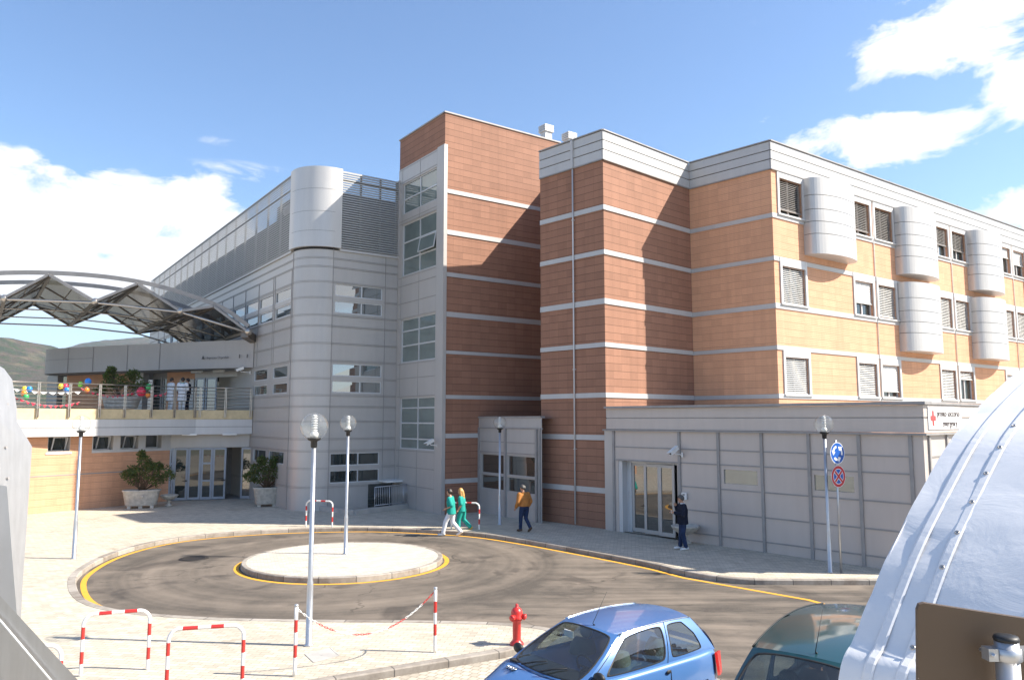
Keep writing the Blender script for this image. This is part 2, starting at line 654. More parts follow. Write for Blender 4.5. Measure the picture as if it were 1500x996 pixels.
def asphalt():
    k = NT('asphalt')
    p = k.pos()
    big = k.noise(p, .28, 5, .6, .6)
    mid = k.noise(p, 1.3, 5, .65)
    fine = k.noise(p, 42, 3, .7)
    d = k.n('ShaderNodeVectorMath', operation='DISTANCE')
    k.l(p, d.inputs[0])
    d.inputs[1].default_value = tuple(ISL)
    rad = d.outputs['Value']
    cv = k.n('ShaderNodeCombineXYZ')
    k.l(k.math('MULTIPLY', rad, 1.0), cv.inputs[0])
    arcs = k.noise(cv.outputs[0], 2.3, 4, .7)
    mp = k.n('ShaderNodeMapping')
    mp.inputs['Scale'].default_value = (.14, 1.1, 1)
    mp.inputs['Rotation'].default_value = (0, 0, R(12))
    k.l(p, mp.inputs[0])
    lanes = k.noise(mp.outputs[0], 1.6, 4, .65)
    near = k.ramp(rad, 8.0, 6.0)
    cv2 = k.n('ShaderNodeCombineXYZ')
    k.l(k.math('ADD', rad, k.math('MULTIPLY', big, .9)), cv2.inputs[0])
    arcs2 = k.noise(cv2.outputs[0], .95, 2, .5)
    arcs = k.math('ADD', k.math('MULTIPLY', arcs, .35), k.math('MULTIPLY', arcs2, .65))
    streak = k.mix(near, lanes, arcs)
    v = k.math('ADD', k.math('MULTIPLY', big, .28), k.math('MULTIPLY', mid, .17))
    sp = k.n('ShaderNodeSeparateColor')
    k.l(streak, sp.inputs[0])
    v = k.math('ADD', v, k.math('MULTIPLY', sp.outputs[0], .55))
    c = k.mix(k.ramp(v, .42, .6), (.078, .066, .054), (.22, .18, .142))
    c = k.mix(k.math('MULTIPLY', k.ramp(fine, .45, .75), .35), c, (.2, .175, .15))
    wet = k.ramp(k.math('ADD', big, k.math('MULTIPLY', mid, .35)), .70, .62)
    damp = k.math('MULTIPLY', k.math('SUBTRACT', 1, wet), .0)
    tr = k.math('FRACT', k.math('MULTIPLY', rad, .5))
    # damp patches dried unevenly
    dp = k.math('MULTIPLY', k.ramp(k.noise(p, .55, 6, .62, .8), .54, .63), .5)
    c = k.mix(dp, c, (.035, .03, .027))
    vor = k.n('ShaderNodeTexVoronoi', feature='DISTANCE_TO_EDGE')
    vor.inputs['Scale'].default_value = .32
    wp = k.n('ShaderNodeVectorMath', operation='ADD')
    nz = k.n('ShaderNodeTexNoise')
    nz.inputs['Scale'].default_value = 1.4
    nz.inputs['Detail'].default_value = 5
    k.l(p, nz.inputs['Vector'])
    k.l(p, wp.inputs[0])
    k.l(nz.outputs['Color'], wp.inputs[1])
    k.l(wp.outputs[0], vor.inputs['Vector'])
    crack = k.math('MULTIPLY', k.ramp(vor.outputs['Distance'], .012, .003), k.ramp(big, .5, .6))
    c = k.mix(k.math('MULTIPLY', crack, .6), c, (.03, .026, .022))
    pale = k.math('MULTIPLY', k.ramp(k.noise(p, 3.1, 6, .75, .4), .66, .74), .35)
    c = k.mix(pale, c, (.3, .27, .23))
    k.l(c, k.b.inputs['Base Color'])
    k.l(k.math('SUBTRACT', .88, k.math('MULTIPLY', dp, .3)), k.b.inputs['Roughness'])
    k.set(Specular_IOR_Level=.35)
    k.bump(fine, .35, .008)
    return k.m


def paving(name, col, bw, bh, rot, dark=.5, var=.3, mort=.006):
    k = NT(name)
    p = k.pos()
    mp = k.n('ShaderNodeMapping')
    mp.inputs['Rotation'].default_value = (0, 0, R(rot))
    k.l(p, mp.inputs[0])
    br = k.n('ShaderNodeTexBrick', offset=.5)
    br.inputs['Scale'].default_value = 1
    br.inputs['Brick Width'].default_value = bw
    br.inputs['Row Height'].default_value = bh
    br.inputs['Mortar Size'].default_value = mort
    br.inputs['Mortar Smooth'].default_value = .3
    br.inputs['Color1'].default_value = (0, 0, 0, 1)
    br.inputs['Color2'].default_value = (1, 1, 1, 1)
    k.l(mp.outputs[0], br.inputs['Vector'])
    sp = k.n('ShaderNodeSeparateColor')
    k.l(br.outputs['Color'], sp.inputs[0])
    big = k.noise(p, .35, 5, .6)
    st = k.noise(p, 2.2, 6, .7)
    v = k.math('ADD', k.math('MULTIPLY', sp.outputs[0], .35), k.math('ADD', k.math('MULTIPLY', big, .45), k.math('MULTIPLY', st, .3)))
    c = k.mix(k.ramp(v, .25, .85), tuple(x * (1 - var) for x in col), tuple(min(1, x * (1 + var * .5)) for x in col))
    stain = k.math('MULTIPLY', k.ramp(k.noise(p, .8, 6, .7, .5), .58, .72), .45)
    c = k.mix(stain, c, (.24, .18, .12))
    c = k.mix(k.math('MULTIPLY', br.outputs['Fac'], dark), c, tuple(x * .35 for x in col))
    k.l(c, k.b.inputs['Base Color'])
    k.set(Roughness=.85, Specular_IOR_Level=.3)
    k.bump(k.math('ADD', k.math('SUBTRACT', 1, br.outputs['Fac']), k.math('MULTIPLY', st, .4)), .35, .008)
    return k.m


def kerbmat():
    k = NT('kerb_stone')
    uv = k.uvs()
    sp = k.n('ShaderNodeSeparateXYZ')
    k.l(uv, sp.inputs[0])
    fr = k.math('FRACT', sp.outputs[0])
    j = k.math('GREATER_THAN', fr, .978)
    cell = k.n('ShaderNodeTexWhiteNoise', noise_dimensions='1D')
    k.l(k.math('FLOOR', sp.outputs[0]), cell.inputs['W'])
    f = k.noise(k.pos(), 3, 6, .7)
    v = k.math('ADD', k.math('MULTIPLY', cell.outputs[0], .3), k.math('MULTIPLY', f, .8))
    c = k.mix(k.ramp(v, .3, .8), (.2, .17, .14), (.42, .38, .33))
    c = k.mix(k.math('MULTIPLY', k.ramp(k.noise(k.pos(), 1.2, 6, .7), .52, .66), .6), c, (.14, .1, .075))
    c = k.mix(j, c, (.1, .09, .08))
    k.l(c, k.b.inputs['Base Color'])
    k.set(Roughness=.85)
    k.bump(f, .4, .02)
    return k.m


M['asphalt'] = asphalt()
M['paving'] = paving('cream_pavers', (.56, .495, .395), .24, .12, 9, .7)
M['paving2'] = paving('parking_cobbles', (.54, .47, .37), .16, .16, 28, .55, .35, .012)
M['paving_isl'] = paving('island_pavers', (.58, .53, .45), .2, .1, -20, .5)
M['kerb'] = kerbmat()


def roadpaint(name, col):
    k = NT(name)
    n = k.noise(k.pos(), 7, 6, .7)
    k.l(k.mix(k.ramp(n, .58, .75), col, (.16, .12, .07)), k.b.inputs['Base Color'])
    k.set(Roughness=.7)
    return k.m


M['yellow'] = roadpaint('yellow_road_paint', (.72, .36, .035))

RZ = -.13
PZ = -.065
b = MB()
b.flat([(-4000, -4000), (4000, -4000), (4000, 4000), (-4000, 4000)], RZ - .06)
ground_m = plain('dry_ground', (.2, .19, .13), .95, 0, .3, .01)
struct('ground', b, ground_m)
b = MB()
b.flat([(-16, 5), (60, 2), (60, 26), (-16, 34)], RZ)
struct('road', b, M['asphalt'])

far_k = [(-11.42, 20.49), (-12.15, 22.3), (-12.55, 24.6), (-12.3, 26.8), (-11.24, 28.45), (-8.9, 29.75), (-6.11, 30.25), (-3.96, 29.95), (-1.54, 29.0), (.24, 27.45), (2.21, 25.22), (4.02, 22.98), (4.65, 21.95), (5.4, 21.1), (6.29, 20.62), (7.5, 20.55), (9.52, 20.55), (14, 20.55), (60, 20.55)]
near_k = [(1.1, 15.4), (.75, 15.95), (.1, 16.25), (-.71, 16.43), (-2.15, 16.54), (-4.32, 16.6), (-6.53, 16.8), (-8.57, 17.38), (-10.03, 18.45)]
edge = spline([(x, y, 0) for x, y in near_k + far_k[:-1]], 6) + [Vector((60, 20.55, 0))]
side = [(-26, -1.0), (-12, 7.55), (-2.98, 12.83), (-.12, 14.4)]
KW = .2


def offset(pl, d):
    out = []
    for i, p in enumerate(pl):
        t = (pl[min(i + 1, len(pl) - 1)] - pl[max(i - 1, 0)]).normalized()
        out.append(p + Vector((-t.y, t.x, 0)) * d)
    return out


poly = [(p.x, p.y) for p in edge] + [(60, 90), (-80, 90), (-80, -30)] + side
# the pavement lies to the left of travel along the edge
b = MB()
inner = offset(edge, KW)
slab = [(p.x, p.y) for p in inner] + [(60, 90), (-80, 90), (-80, -30)] + [(-26.1, -.83), (-12.1, 7.72), (-3.07, 13.0), (-.2, 14.58)]
b.flat(slab, 0)
struct('pavement', b, M['paving'])


def kerb(name, line, wd, top=.006):
    b = MB()
    inn = offset(line, wd)
    s = 0
    for i in range(len(line) - 1):
        L = (line[i + 1] - line[i]).length
        a0, a1, c0, c1 = line[i], line[i + 1], inn[i], inn[i + 1]
        ch = .02
        e0, e1 = a0 + (c0 - a0) * ch / wd, a1 + (c1 - a1) * ch / wd
        z = Vector((0, 0, 1))
        b.face([a0 + z * (RZ - .01), a1 + z * (RZ - .01), a1 + z * (top - .02), a0 + z * (top - .02)], [(s, 0), (s + L, 0), (s + L, .12), (s, .12)])
        b.face([a0 + z * (top - .02), a1 + z * (top - .02), e1 + z * top, e0 + z * top], [(s, .12), (s + L, .12), (s + L, .14), (s, .14)])
        b.face([e0 + z * top, e1 + z * top, c1 + z * top, c0 + z * top], [(s, .14), (s + L, .14), (s + L, .34), (s, .34)])
        b.face([c0 + z * top, c1 + z * top, c1 + z * -.05, c0 + z * -.05], [(s, .34), (s + L, .34), (s + L, .4), (s, .4)])
        s += L
    return struct(name, b, M['kerb'])


kerb('kerb', edge, KW)
kerb('kerb_parking', [Vector((x, y, 0)) for x, y in side + [(.75, 15.15), (1.1, 15.4)]], .17)
b = MB()
b.flat([(-26, -1.2), (-12, 7.35), (-2.98, 12.63), (-.12, 14.2), (1.15, 15.3), (3.4, 13.0), (9.5, 9.4), (24, 1), (24, -12), (-26, -12)], PZ)
struct('parking_bay', b, M['paving2'])
b = MB()
for (p, q) in (((3.4, 13.0), (9.5, 9.4)), ((1.15, 15.3), (3.4, 13.0))):
    b.bar((p[0], p[1], PZ - .04), (q[0], q[1], PZ - .04), .16, .09)
struct('parking_edge_strip', b, M['kerb'])

# island
b = MB()
circ = [ISL + Vector((math.cos(2 * math.pi * k / 72) * 2.98, math.sin(2 * math.pi * k / 72) * 2.98, 0)) for k in range(73)]
kerb('island_kerb', circ, .14, .02)
b.flat([(p.x + (ISL.x - p.x) * .045, p.y + (ISL.y - p.y) * .045) for p in circ[:-1]], .016)
struct('traffic_island', b, M['paving_isl'])


def line_strip(b, pl, w0, w1, z):
    a, c = offset(pl, w0), offset(pl, w1)
    for i in range(len(pl) - 1):
        b.face([Vector((q.x, q.y, z)) for q in (a[i], a[i + 1], c[i + 1], c[i])])


b = MB()
line_strip(b, circ, -.2, -.06, RZ + .004)
fe = [p for p in edge if not (p.x > 4.6 and p.y < 22.2)]
st = next(i for i, p in enumerate(fe) if p.x < -9.3)
fe = fe[st:]
line_strip(b, fe, -.24, -.1, RZ + .004)
tail = [fe[-1] + (fe[-1] - fe[-2]).normalized() * t for t in (-.02, .6)] + [G(1190, 877, RZ), G(1230, 888, RZ)]
line_strip(b, tail, -.24, -.1, RZ + .0045)
struct('road_marking', b, M['yellow'])

# hills far behind the terrace
def hill(name, pts, y, depth, mat, seed, amp):
    b = MB()
    prof = [AT(px, py, y) for px, py in pts]
    prof = spline(prof, 14)
    rows = []
    J = 30
    for j in range(J + 1):
        t = j / J
        row = []
        for p in prof:
            z = p.z * math.cos(t * math.pi / 2) ** 1.2 + amp * (noise.fractal(Vector((p.x * .006, (p.y - depth * t) * .006, seed)), 1.0, 2.1, 6)) * (.25 + t) * (1 - .6 * t)
            row.append(b.bm.verts.new((p.x, p.y - depth * t, max(z, -2))))
        rows.append(row)
    back = [b.bm.verts.new((p.x, p.y + 60, -5)) for p in prof]
    rows.insert(0, back)
    for r0, r1 in zip(rows, rows[1:]):
        for i in range(len(r0) - 1):
            b.bm.faces.new((r0[i], r0[i + 1], r1[i + 1], r1[i])).smooth = True
    return struct(name, b, mat)


k = NT('hillside')
p = k.pos()
f = k.noise(p, .012, 6, .65)
f2 = k.noise(p, .09, 5, .7)
c = k.mix(k.ramp(f, .42, .56), (.022, .042, .024), (.075, .06, .048))
c = k.mix(k.ramp(f2, .48, .62), c, (.035, .055, .025))
c = k.mix(k.math('MULTIPLY', k.ramp(k.noise(p, .025, 5, .6), .55, .62), .6), c, (.13, .11, .07))
k.l(c, k.b.inputs['Base Color'])
k.set(Roughness=.95)
k.bump(f2, .9, 4)
M['hill'] = k.m
hill('hill', [(-700, 470), (-300, 490), (-120, 480), (0, 502), (22, 503), (36, 510), (60, 505), (85, 508), (120, 522), (200, 548), (330, 570), (600, 590)], 900, 500, M['hill'], 1.3, 28)
hill('mountain', [(-900, 500), (-200, 530), (60, 530), (130, 514), (165, 504), (200, 500), (235, 497), (300, 505), (420, 520), (700, 560)], 2300, 700, M['hill'], 5.1, 40)

# ------------------------------------------------------------------ buildings
def band(parent, fr, u0, u1, zs, mat=None, w=.03, name='band'):
    for z0, z1 in zs:
        b = MB()
        b.box(fr, u0, u1, -.05, w, z0, z1)
        b.box(fr, u0, u1, -.05, w + .012, z0 - .025, z0)      # drip edge
        obj(name, b, mat or M['band'], parent)


def window(parent, fr, u0, u1, z0, z1, cols=(), rows=(), w=0.0, rec=.1, fw=.05, fmat=None, gmat=None, name='window', label=None, sill=False, tilt=0.0):
    b = MB()
    d0, d1 = w - rec, w - rec + .06
    for a, c in ((u0, u0 + fw), (u1 - fw, u1)):
        b.box(fr, a, c, d0, d1, z0, z1)
    for a, c in ((z0, z0 + fw), (z1 - fw, z1)):
        b.box(fr, u0 + fw, u1 - fw, d0, d1, a, c)
    for u in cols:
        b.box(fr, u - fw * .6, u + fw * .6, d0, d1 - .003, z0 + fw, z1 - fw)
    for z in rows:
        b.box(fr, u0 + fw, u1 - fw, d0, d1 - .006, z - fw * .6, z + fw * .6)
    if sill:
        b.box(fr, u0 - .05, u1 + .05, d0, w + .05, z0 - .035, z0 - .002)
    o = obj(name, b, fmat or M['frame'], parent)
    if label:
        o['label'] = label
    b = MB()
    us = [u0 + fw * .5, *cols, u1 - fw * .5]
    zs = [z0 + fw * .5, *rows, z1 - fw * .5]
    rnd = random.Random(int(u0 * 131 + z0 * 17))
    for i in range(len(us) - 1):
        for j in range(len(zs) - 1):
            e = [rnd.uniform(-.008, .008) for _ in range(4)]     # panes never lie perfectly flush
            q = ((us[i], zs[j]), (us[i + 1], zs[j]), (us[i + 1], zs[j + 1]), (us[i], zs[j + 1]))
            b.face([fr.pt(u, d0 + .02 + ee + (tilt if zz == zs[j] else 0), zz) for (u, zz), ee in zip(q, e)])
    obj('pane', b, gmat or M['glass'], o)
    return o


PAR = (14.66, 15.825)


def parapet(parent, fr, u0, u1, z0=14.66, z1=15.825, w=.06, n=3, mat=None):
    b = MB()
    h = (z1 - z0) / n
    for i in range(n):
        b.box(fr, u0, u1, -.1, w, z0 + i * h + (.02 if i else 0), z0 + (i + 1) * h - .02)
    obj('parapet', b, mat or M['band'], parent)
    b = MB()
    b.box(fr, u0, u1, -.12, w - .035, z0 + .05, z1 - .05)
    obj('parapet_joint', b, M['joint'], parent)
    b = MB()
    b.box(fr, u0, u1, -.25, w + .05, z1 + .002, z1 + .05)
    b.box(fr, u0, u1, -.05, w + .02, z0 - .05, z0 - .004)
    obj('coping', b, M['trim'], parent)


# ---- ward block: brown bay and orange wing -------------------------
B0, BL, BRi, OC = (3.67, 29.84), (1.23, 32.38), (8.09, 33.88), (10.85, 31.02)
HB = 15.825
fBL = Fr(B0, 133.85, 1)
fBR = Fr(B0, 42.4, -1)
fOL = Fr(OC, 134.0, 1)
fOR = Fr(OC, 36.2, -1)
LBL, LBR, LOL, LOR = 3.52, 5.98, 3.97, 44.0
ward = thing('ward_block', 'four storey ward block clad in brown and orange terracotta with white bands', 'building', (8.09, 36, 0))
b = MB()
b.wall(fBL, 0, LBL, -.1, HB - .1)
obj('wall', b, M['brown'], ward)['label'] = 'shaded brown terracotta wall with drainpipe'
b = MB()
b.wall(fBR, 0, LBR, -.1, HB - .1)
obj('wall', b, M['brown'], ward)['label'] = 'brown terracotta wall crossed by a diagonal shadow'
b = MB()
b.wall(fOL, 0, LOL, -.1, HB - .1)
obj('wall', b, M['orange'], ward)['label'] = 'shaded orange terracotta return wall'

BANDS = [(12.59, 12.77), (10.77, 10.94), (8.77, 8.97), (7.06, 7.22), (5.07, 5.24), (3.41, 3.59), (1.37, 1.55)]
band(ward, fBL, 0.0, LBL, BANDS)
band(ward, fBR, -.03, LBR - .03, BANDS)
band(ward, fOL, 0.0, LOL - .03, [(a, c - .02) for a, c in BANDS[:5]])
# windows of the long orange wing
PER = 7.93
cols = []            # (u0,u1)
cols.append((.5, 2.16))
for i in range(5):
    o = 6.02 + PER * i
    cols += [(o + .08, o + 1.66), (o + 2.12, o + 3.76)]
rows = [(12.80, 14.36, 14.66), (8.99, 10.58, 10.93), (5.22, 6.76, 7.05)]
holes = []
for u0, u1 in cols:
    for z0, z1, zt in rows:
        holes.append((u0, u1, z0, z1))
b = MB()
b.wall(fOR, 0, LOR, -.1, HB - .1, holes, dep=.2)
obj('wall', b, M['orange'], ward)['label'] = 'sunlit orange terracotta wall with curved metal bays'
# bands, broken where the window surrounds run
for z0, z1 in BANDS[:5]:
    b = MB()
    b.box(fOR, -.03, LOR, -.05, .03, z0, z1)
    b.box(fOR, -.03, LOR, -.05, .042, z0 - .025, z0)
    obj('band', b, M['band'], ward)
drops = [[.86, 1.0, .97], [.88, 1, 1], [1, .9, .93], [.62, .98, .97], [.68, 1, .3], [.4, .99, .9], [.55, .98, .9], [.8, 1, .9], [.7, .9, .9], [.9, .9, .9], [.9, .9, .9]]
drops[1] = [.88, .66, 1.0]
drops[2] = [1.0, .93, .85]
for ci, (u0, u1) in enumerate(cols):
    for ri, (z0, z1, zt) in enumerate(rows):
        # surround: jambs, roller box and sill stand proud of the tiles
        b = MB()
        first = ci == 0
        a = u0 - .13
        c = u1 + .13
        b.box(fOR, a, u0, -.02, .055, z0, zt)
        b.box(fOR, u1, c, -.02, .055, z0, zt)
        b.box(fOR, u0, u1, -.02, .05, z1, zt)
        b.box(fOR, a - .02, c + .02, -.02, .1, z0 - .07, z0 - .003)
        b.box(fOR, u0 + .0, u0 + .05, -.19, -.12, z0, z1)
        b.box(fOR, u1 - .05, u1, -.19, -.12, z0, z1)
        b.box(fOR, u0 + .05, u1 - .05, -.19, -.12, z0, z0 + .06)
        b.box(fOR, (u0 + u1) / 2 - .04, (u0 + u1) / 2 + .04, -.19, -.125, z0 + .06, z1)
        wo_ = obj('window', b, M['white'] if not first or True else M['frame'], ward)
        b = MB()
        b.face([fOR.pt(u, -.17, z) for u, z in ((u0, z0), (u1, z0), (u1, z1), (u0, z1))])
        obj('pane', b, M['glass'], wo_)
        dr = drops[ci][ri] if ci < len(drops) else .9
        b = MB()
        H = (z1 - z0) * dr
        n = max(3, int(H / .082))
        closed = (ci, ri) in ((1, 1), (2, 2), (5, 0), (6, 0), (5, 2), (8, 1))
        for s in range(n):
            zz = z1 - (s + .5) * .082
            t = .026 if not closed else .04
            # a tilted slat
            pts = [fOR.pt(u0 + .02, -.075, zz + t), fOR.pt(u1 - .02, -.075, zz + t), fOR.pt(u1 - .02, -.035 if not closed else -.06, zz - t * .55), fOR.pt(u0 + .02, -.035 if not closed else -.06, zz - t * .55)]
            b.face(pts)
            b.face([p + Vector((0, 0, -.009)) - fOR.n * .004 for p in pts][::-1])
        b.box(fOR, u0 + .02, u1 - .02, -.09, -.03, z1 - n * .082 - .045, z1 - n * .082)
        obj('shutter', b, M['shutter2'] if ri == 0 and ci < 5 else M['shutter'], wo_)


def bay(fr, u0, u1, z0, z1):
    b = MB()
    side = .28
    bul = .6
    m = (u0 + u1) / 2
    hw = (u1 - u0) / 2
    pl = [(u0, -.02), (u0, side)]
    for i in range(1, 24):
        a = math.pi - math.pi * i / 24
        pl.append((m + hw * math.cos(a), side + bul * math.sin(a)))
    pl += [(u1, side), (u1, -.02)]

    def ring(f, z):
        return [fr.pt(m + (u - m) * f, max(-.02, w - (1 - f) * 1.6), z) for u, w in pl]
    n = 5
    h = (z1 - z0) / n
    hs = [z0]
    acc = z0
    for i in range(n):
        acc += h * (1.3, .8, .8, .93, 1.17)[i]
        hs.append(acc)
    for i in range(n):
        lo, hi = hs[i] + (.012 if i else 0), hs[i + 1] - .012
        r0, r1 = ring(1, lo), ring(1, hi)
        for j in range(len(pl) - 1):
            f = b.face([r0[j], r0[j + 1], r1[j + 1], r1[j]])
            f.smooth = 1 < j < len(pl) - 3
        g0, g1 = ring(.985, hs[i + 1] - .012), ring(.985, hs[i + 1] + .012)
        if i < n - 1:
            for j in range(len(pl) - 1):
                b.face([g0[j], g0[j + 1], g1[j + 1], g1[j]], None, 1)
        b.face(r1)
        b.face(r0[::-1])
    zt = hs[-1]
    o = obj('bay', b, [M['drum'], M['joint']], ward, normals=True)
    return o


for i in range(5):
    u0 = (2.23, 9.95, 17.8, 25.7, 33.6)[i]
    bay(fOR, u0, u0 + 3.4, 11.25, 14.62)
    if i:
        bay(fOR, u0 + .02, u0 + 3.42, 7.48, 10.87)
# floodlight bolts on bays and vertical movement joint pipe
for i in range(5):
    b = MB()
    u = 7.93 + PER * i
    b.tube([fOR.pt(u, .035, 4.7), fOR.pt(u, .035, 15.7)], .022, 6)
    obj('drainpipe', b, M['band'], ward)
b = MB()
b.tube([fBL.pt(1.58, .07, .05), fBL.pt(1.58, .07, 14.6)], .032, 8)
for z in (3.0, 6.2, 9.4, 12.4):
    b.box(fBL, 1.53, 1.63, 0, .11, z, z + .03)
obj('drainpipe', b, M['white'], ward)
b = MB()
b.box(fBL, 1.52, 1.64, .03, .13, 14.62, 15.82)
obj('hopper', b, M['band'], ward)
parapet(ward, fBL, -.06, LBL)
parapet(ward, fBR, -.06, LBR - .06)
parapet(ward, fOL, -.06, LOL - .06)
parapet(ward, fOR, -.06, LOR)
b = MB()
ep = fOR.pt(LOR, 0, 0)
Q_ = (3.77, 34.9)
Q2 = (1.62, 37.6)
fp = [BL, B0, BRi, OC, (ep.x, ep.y), (ep.x - 9, ep.y + 12), (5.5, 47), Q2, Q_]
b.flat(fp, HB - .12)
obj('roof', b, M['roof'], ward)
b = MB()
bk = [(ep.x - .2, ep.y + .3), (ep.x - 9, ep.y + 12), (5.5, 47), Q2, Q_, BL]
for a, c in zip(bk, bk[1:]):
    b.face([(a[0], a[1], 0), (c[0], c[1], 0), (c[0], c[1], HB + .04), (a[0], a[1], HB + .04)], [(0, 0), (6, 0), (6, HB), (0, HB)])
obj('back_wall', b, M['brown'], ward)
b = MB()      # curved sheet metal plant cover on the roof
c0 = Vector((9.5, 36.5, 0))
fd = Fr((9.2, 36.0), 36.2, -1)
for i in range(10):
    a0, a1 = math.pi * i / 10, math.pi * (i + 1) / 10
    q = [(2.6 - 1.9 * math.cos(a), 15.7 + 1.35 * math.sin(a) ** .8) for a in (a0, a1)]
    b.face([fd.pt(q[0][0], 0, q[0][1]), fd.pt(q[1][0], 0, q[1][1]), fd.pt(q[1][0], -6, q[1][1]), fd.pt(q[0][0], -6, q[0][1])])
    b.face([fd.pt(q[0][0], 0, q[0][1]), fd.pt(q[1][0], 0, q[1][1]), fd.pt(2.6, 0, 15.7)])
for u in (1.2, 2.6, 4.0):
    b.box(fd, u - .05, u + .05, -.02, .05, 15.7, 16.5)
obj('plant_cover', b, M['band'], ward)
b = MB()
P = fOR.pt(9.5, -.6, 15.85)
b.tube([fOR.pt(4.6, -.5, 15.8), fOR.pt(4.6, -.5, 16.25), fOR.pt(3.4, -.5, 16.1)], .02, 6)
b.tube([fOR.pt(5.2, -.4, 15.98), fOR.pt(8.0, -.4, 15.98)], .035, 6)
for u in (10.2, 17.6):
    b.tube([fOR.pt(u, -.2, 15.8), fOR.pt(u, -.2, 16.15)], .02, 6)
b.tube([fOR.pt(10.2, -.2, 15.98), fOR.pt(17.6, -.2, 15.98)], .012, 5)
obj('roof_rail', b, M['trim'], ward)

# ---- stair tower ----------------------------------------------------
T0, TLp, TRp = (-3.11, 34.25), (-5.75, 37.94), (2.5, 38.23)
HT = 18.43
fTF = Fr(T0, 35.4, -1)
fTL = Fr(T0, 125.6, 1)
tower = thing('stair_tower', 'tall brown terracotta stair tower with a glazed silver side', 'building', (-2, 38, 0))
b = MB()
b.wall(fTF, 0, 6.9, -.1, HT)
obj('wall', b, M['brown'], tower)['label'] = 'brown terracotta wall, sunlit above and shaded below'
b = MB()
b.wall(fTL, 0, 4.54, 16.85, HT)
obj('wall', b, M['brown'], tower)['label'] = 'short shaded brown wall above the glazing'
b = MB()
q = [fTL.pt(4.54, 0, 0), fTL.pt(4.54, -7, 0), fTF.pt(6.9, -4.5, 0), fTF.pt(6.9, 0, 0)]
for a, c in zip(q, q[1:]):
    b.face([(a.x, a.y, 0), (c.x, c.y, 0), (c.x, c.y, HT), (a.x, a.y, HT)], [(0, 0), (6, 0), (6, HT), (0, HT)])
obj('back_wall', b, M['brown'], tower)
b = MB()
b.flat([(p.x, p.y) for p in (fTF.pt(0, 0, 0), fTF.pt(6.9, 0, 0), fTF.pt(6.9, -4.5, 0), fTL.pt(4.54, -7, 0), fTL.pt(4.54, 0, 0))], HT - .05)
obj('roof', b, M['roof'], tower)
b = MB()
b.box(fTF, -.05, 6.9, -.2, .05, HT, HT + .07)
b.box(fTL, 0.0, 4.6, -.2, .05, HT, HT + .069)
obj('coping', b, M['trim'], tower)
band(tower, fTF, .14, 6.9, [(14.63, 14.8), (12.68, 12.88), (10.72, 10.89), (8.86, 9.07), (7.17, 7.3), (5.14, 5.29), (3.38, 3.56), (1.37, 1.55)])
b = MB()
b.box(fTF, -.06, .12, -.1, .05, 0, 16.9)
b.box(fTL, 0.0, .6, -.1, .06, 0, 16.9)
obj('corner_pilaster', b, M['silver'], tower)
TW = [(14.45, 16.02, [15.2]), (11.28, 13.92, [12.98, 12.12]), (6.95, 9.1, [8.5, 7.78]), (2.78, 5.24, [4.74, 4.02, 3.27])]
holes = [(.68, 4.1, a, c) for a, c, _ in TW]
b = MB()
b.wall(fTL, .6, 4.54, 0, 16.86, holes, w=.03, dep=.15)
obj('metal_wall', b, M['silver'], tower)
b = MB()
js = [16.78, 16.12, 14.1, 13.96, 11.2, 10.78, 9.9, 9.16, 6.88, 6.18, 5.3, 2.7, 1.93, 1.07]
for z in js:
    b.box(fTL, .6, 4.4, 0, .042, z - .018, z + .018)
for u in (.64, 2.3, 4.15):
    for (za, zb) in ((16.02, 16.86), (13.92, 14.45), (9.1, 11.28), (5.24, 6.95), (0, 2.78)):
        b.box(fTL, u - .012, u + .012, 0, .04, za, zb)
obj('panel_joint', b, M['trim'], tower)
for i, (a, c, rw) in enumerate(TW):
    window(tower, fTL, .68, 4.1, a, c, [2.36], rw, w=.03, rec=.12, fw=.055, gmat=M['glass_green'])
# opened sash in the second window
b = MB()
for p, q in (((.76, 12.2), (2.26, 12.2)), ((.76, 12.9), (2.26, 12.9)), ((.76, 12.2), (.76, 12.9)), ((2.26, 12.2), (2.26, 12.9))):
    w0 = .13 if p[1] < 12.5 else .0
    w1 = .13 if q[1] < 12.5 else .0
    b.bar(fTL.pt(p[0], w0, p[1]), fTL.pt(q[0], w1, q[1]), .05, .04)
b.face([fTL.pt(.78, .13, 12.22), fTL.pt(2.24, .13, 12.22), fTL.pt(2.24, 0, 12.88), fTL.pt(.78, 0, 12.88)], None, 1)
obj('open_sash', b, [M['frame'], M['glass_green']], tower)


def vent(px, py, y, s, label):
    p = AT(px, py, y)
    t = thing('roof_vent', label, 'roof vent', (p.x, p.y, p.z - 1.5), 'louvred vents on the tower roof')
    f = Fr((p.x, p.y), 35.4, -1)
    b = MB()
    b.box(f, -s * .42, s * .42, -s * .42, s * .42, p.z - 1.5, p.z + .1)
    obj('shaft', b, M['white'], t)
    b = MB()
    for i in range(4):
        z = p.z + .08 + i * .17 * s / .5 * .55
        b.box(f, -s * .56, s * .56, -s * .56, s * .56, z, z + .075)
    b.box(f, -s * .36, s * .36, -s * .36, s * .36, p.z + .1, p.z + .5)
    obj('cowl', b, M['white'], t)


vent(800, 197, 42, .56, 'taller white louvred vent on the brown tower roof')
vent(834, 208, 42, .56, 'lower white louvred vent behind the white parapet corner')

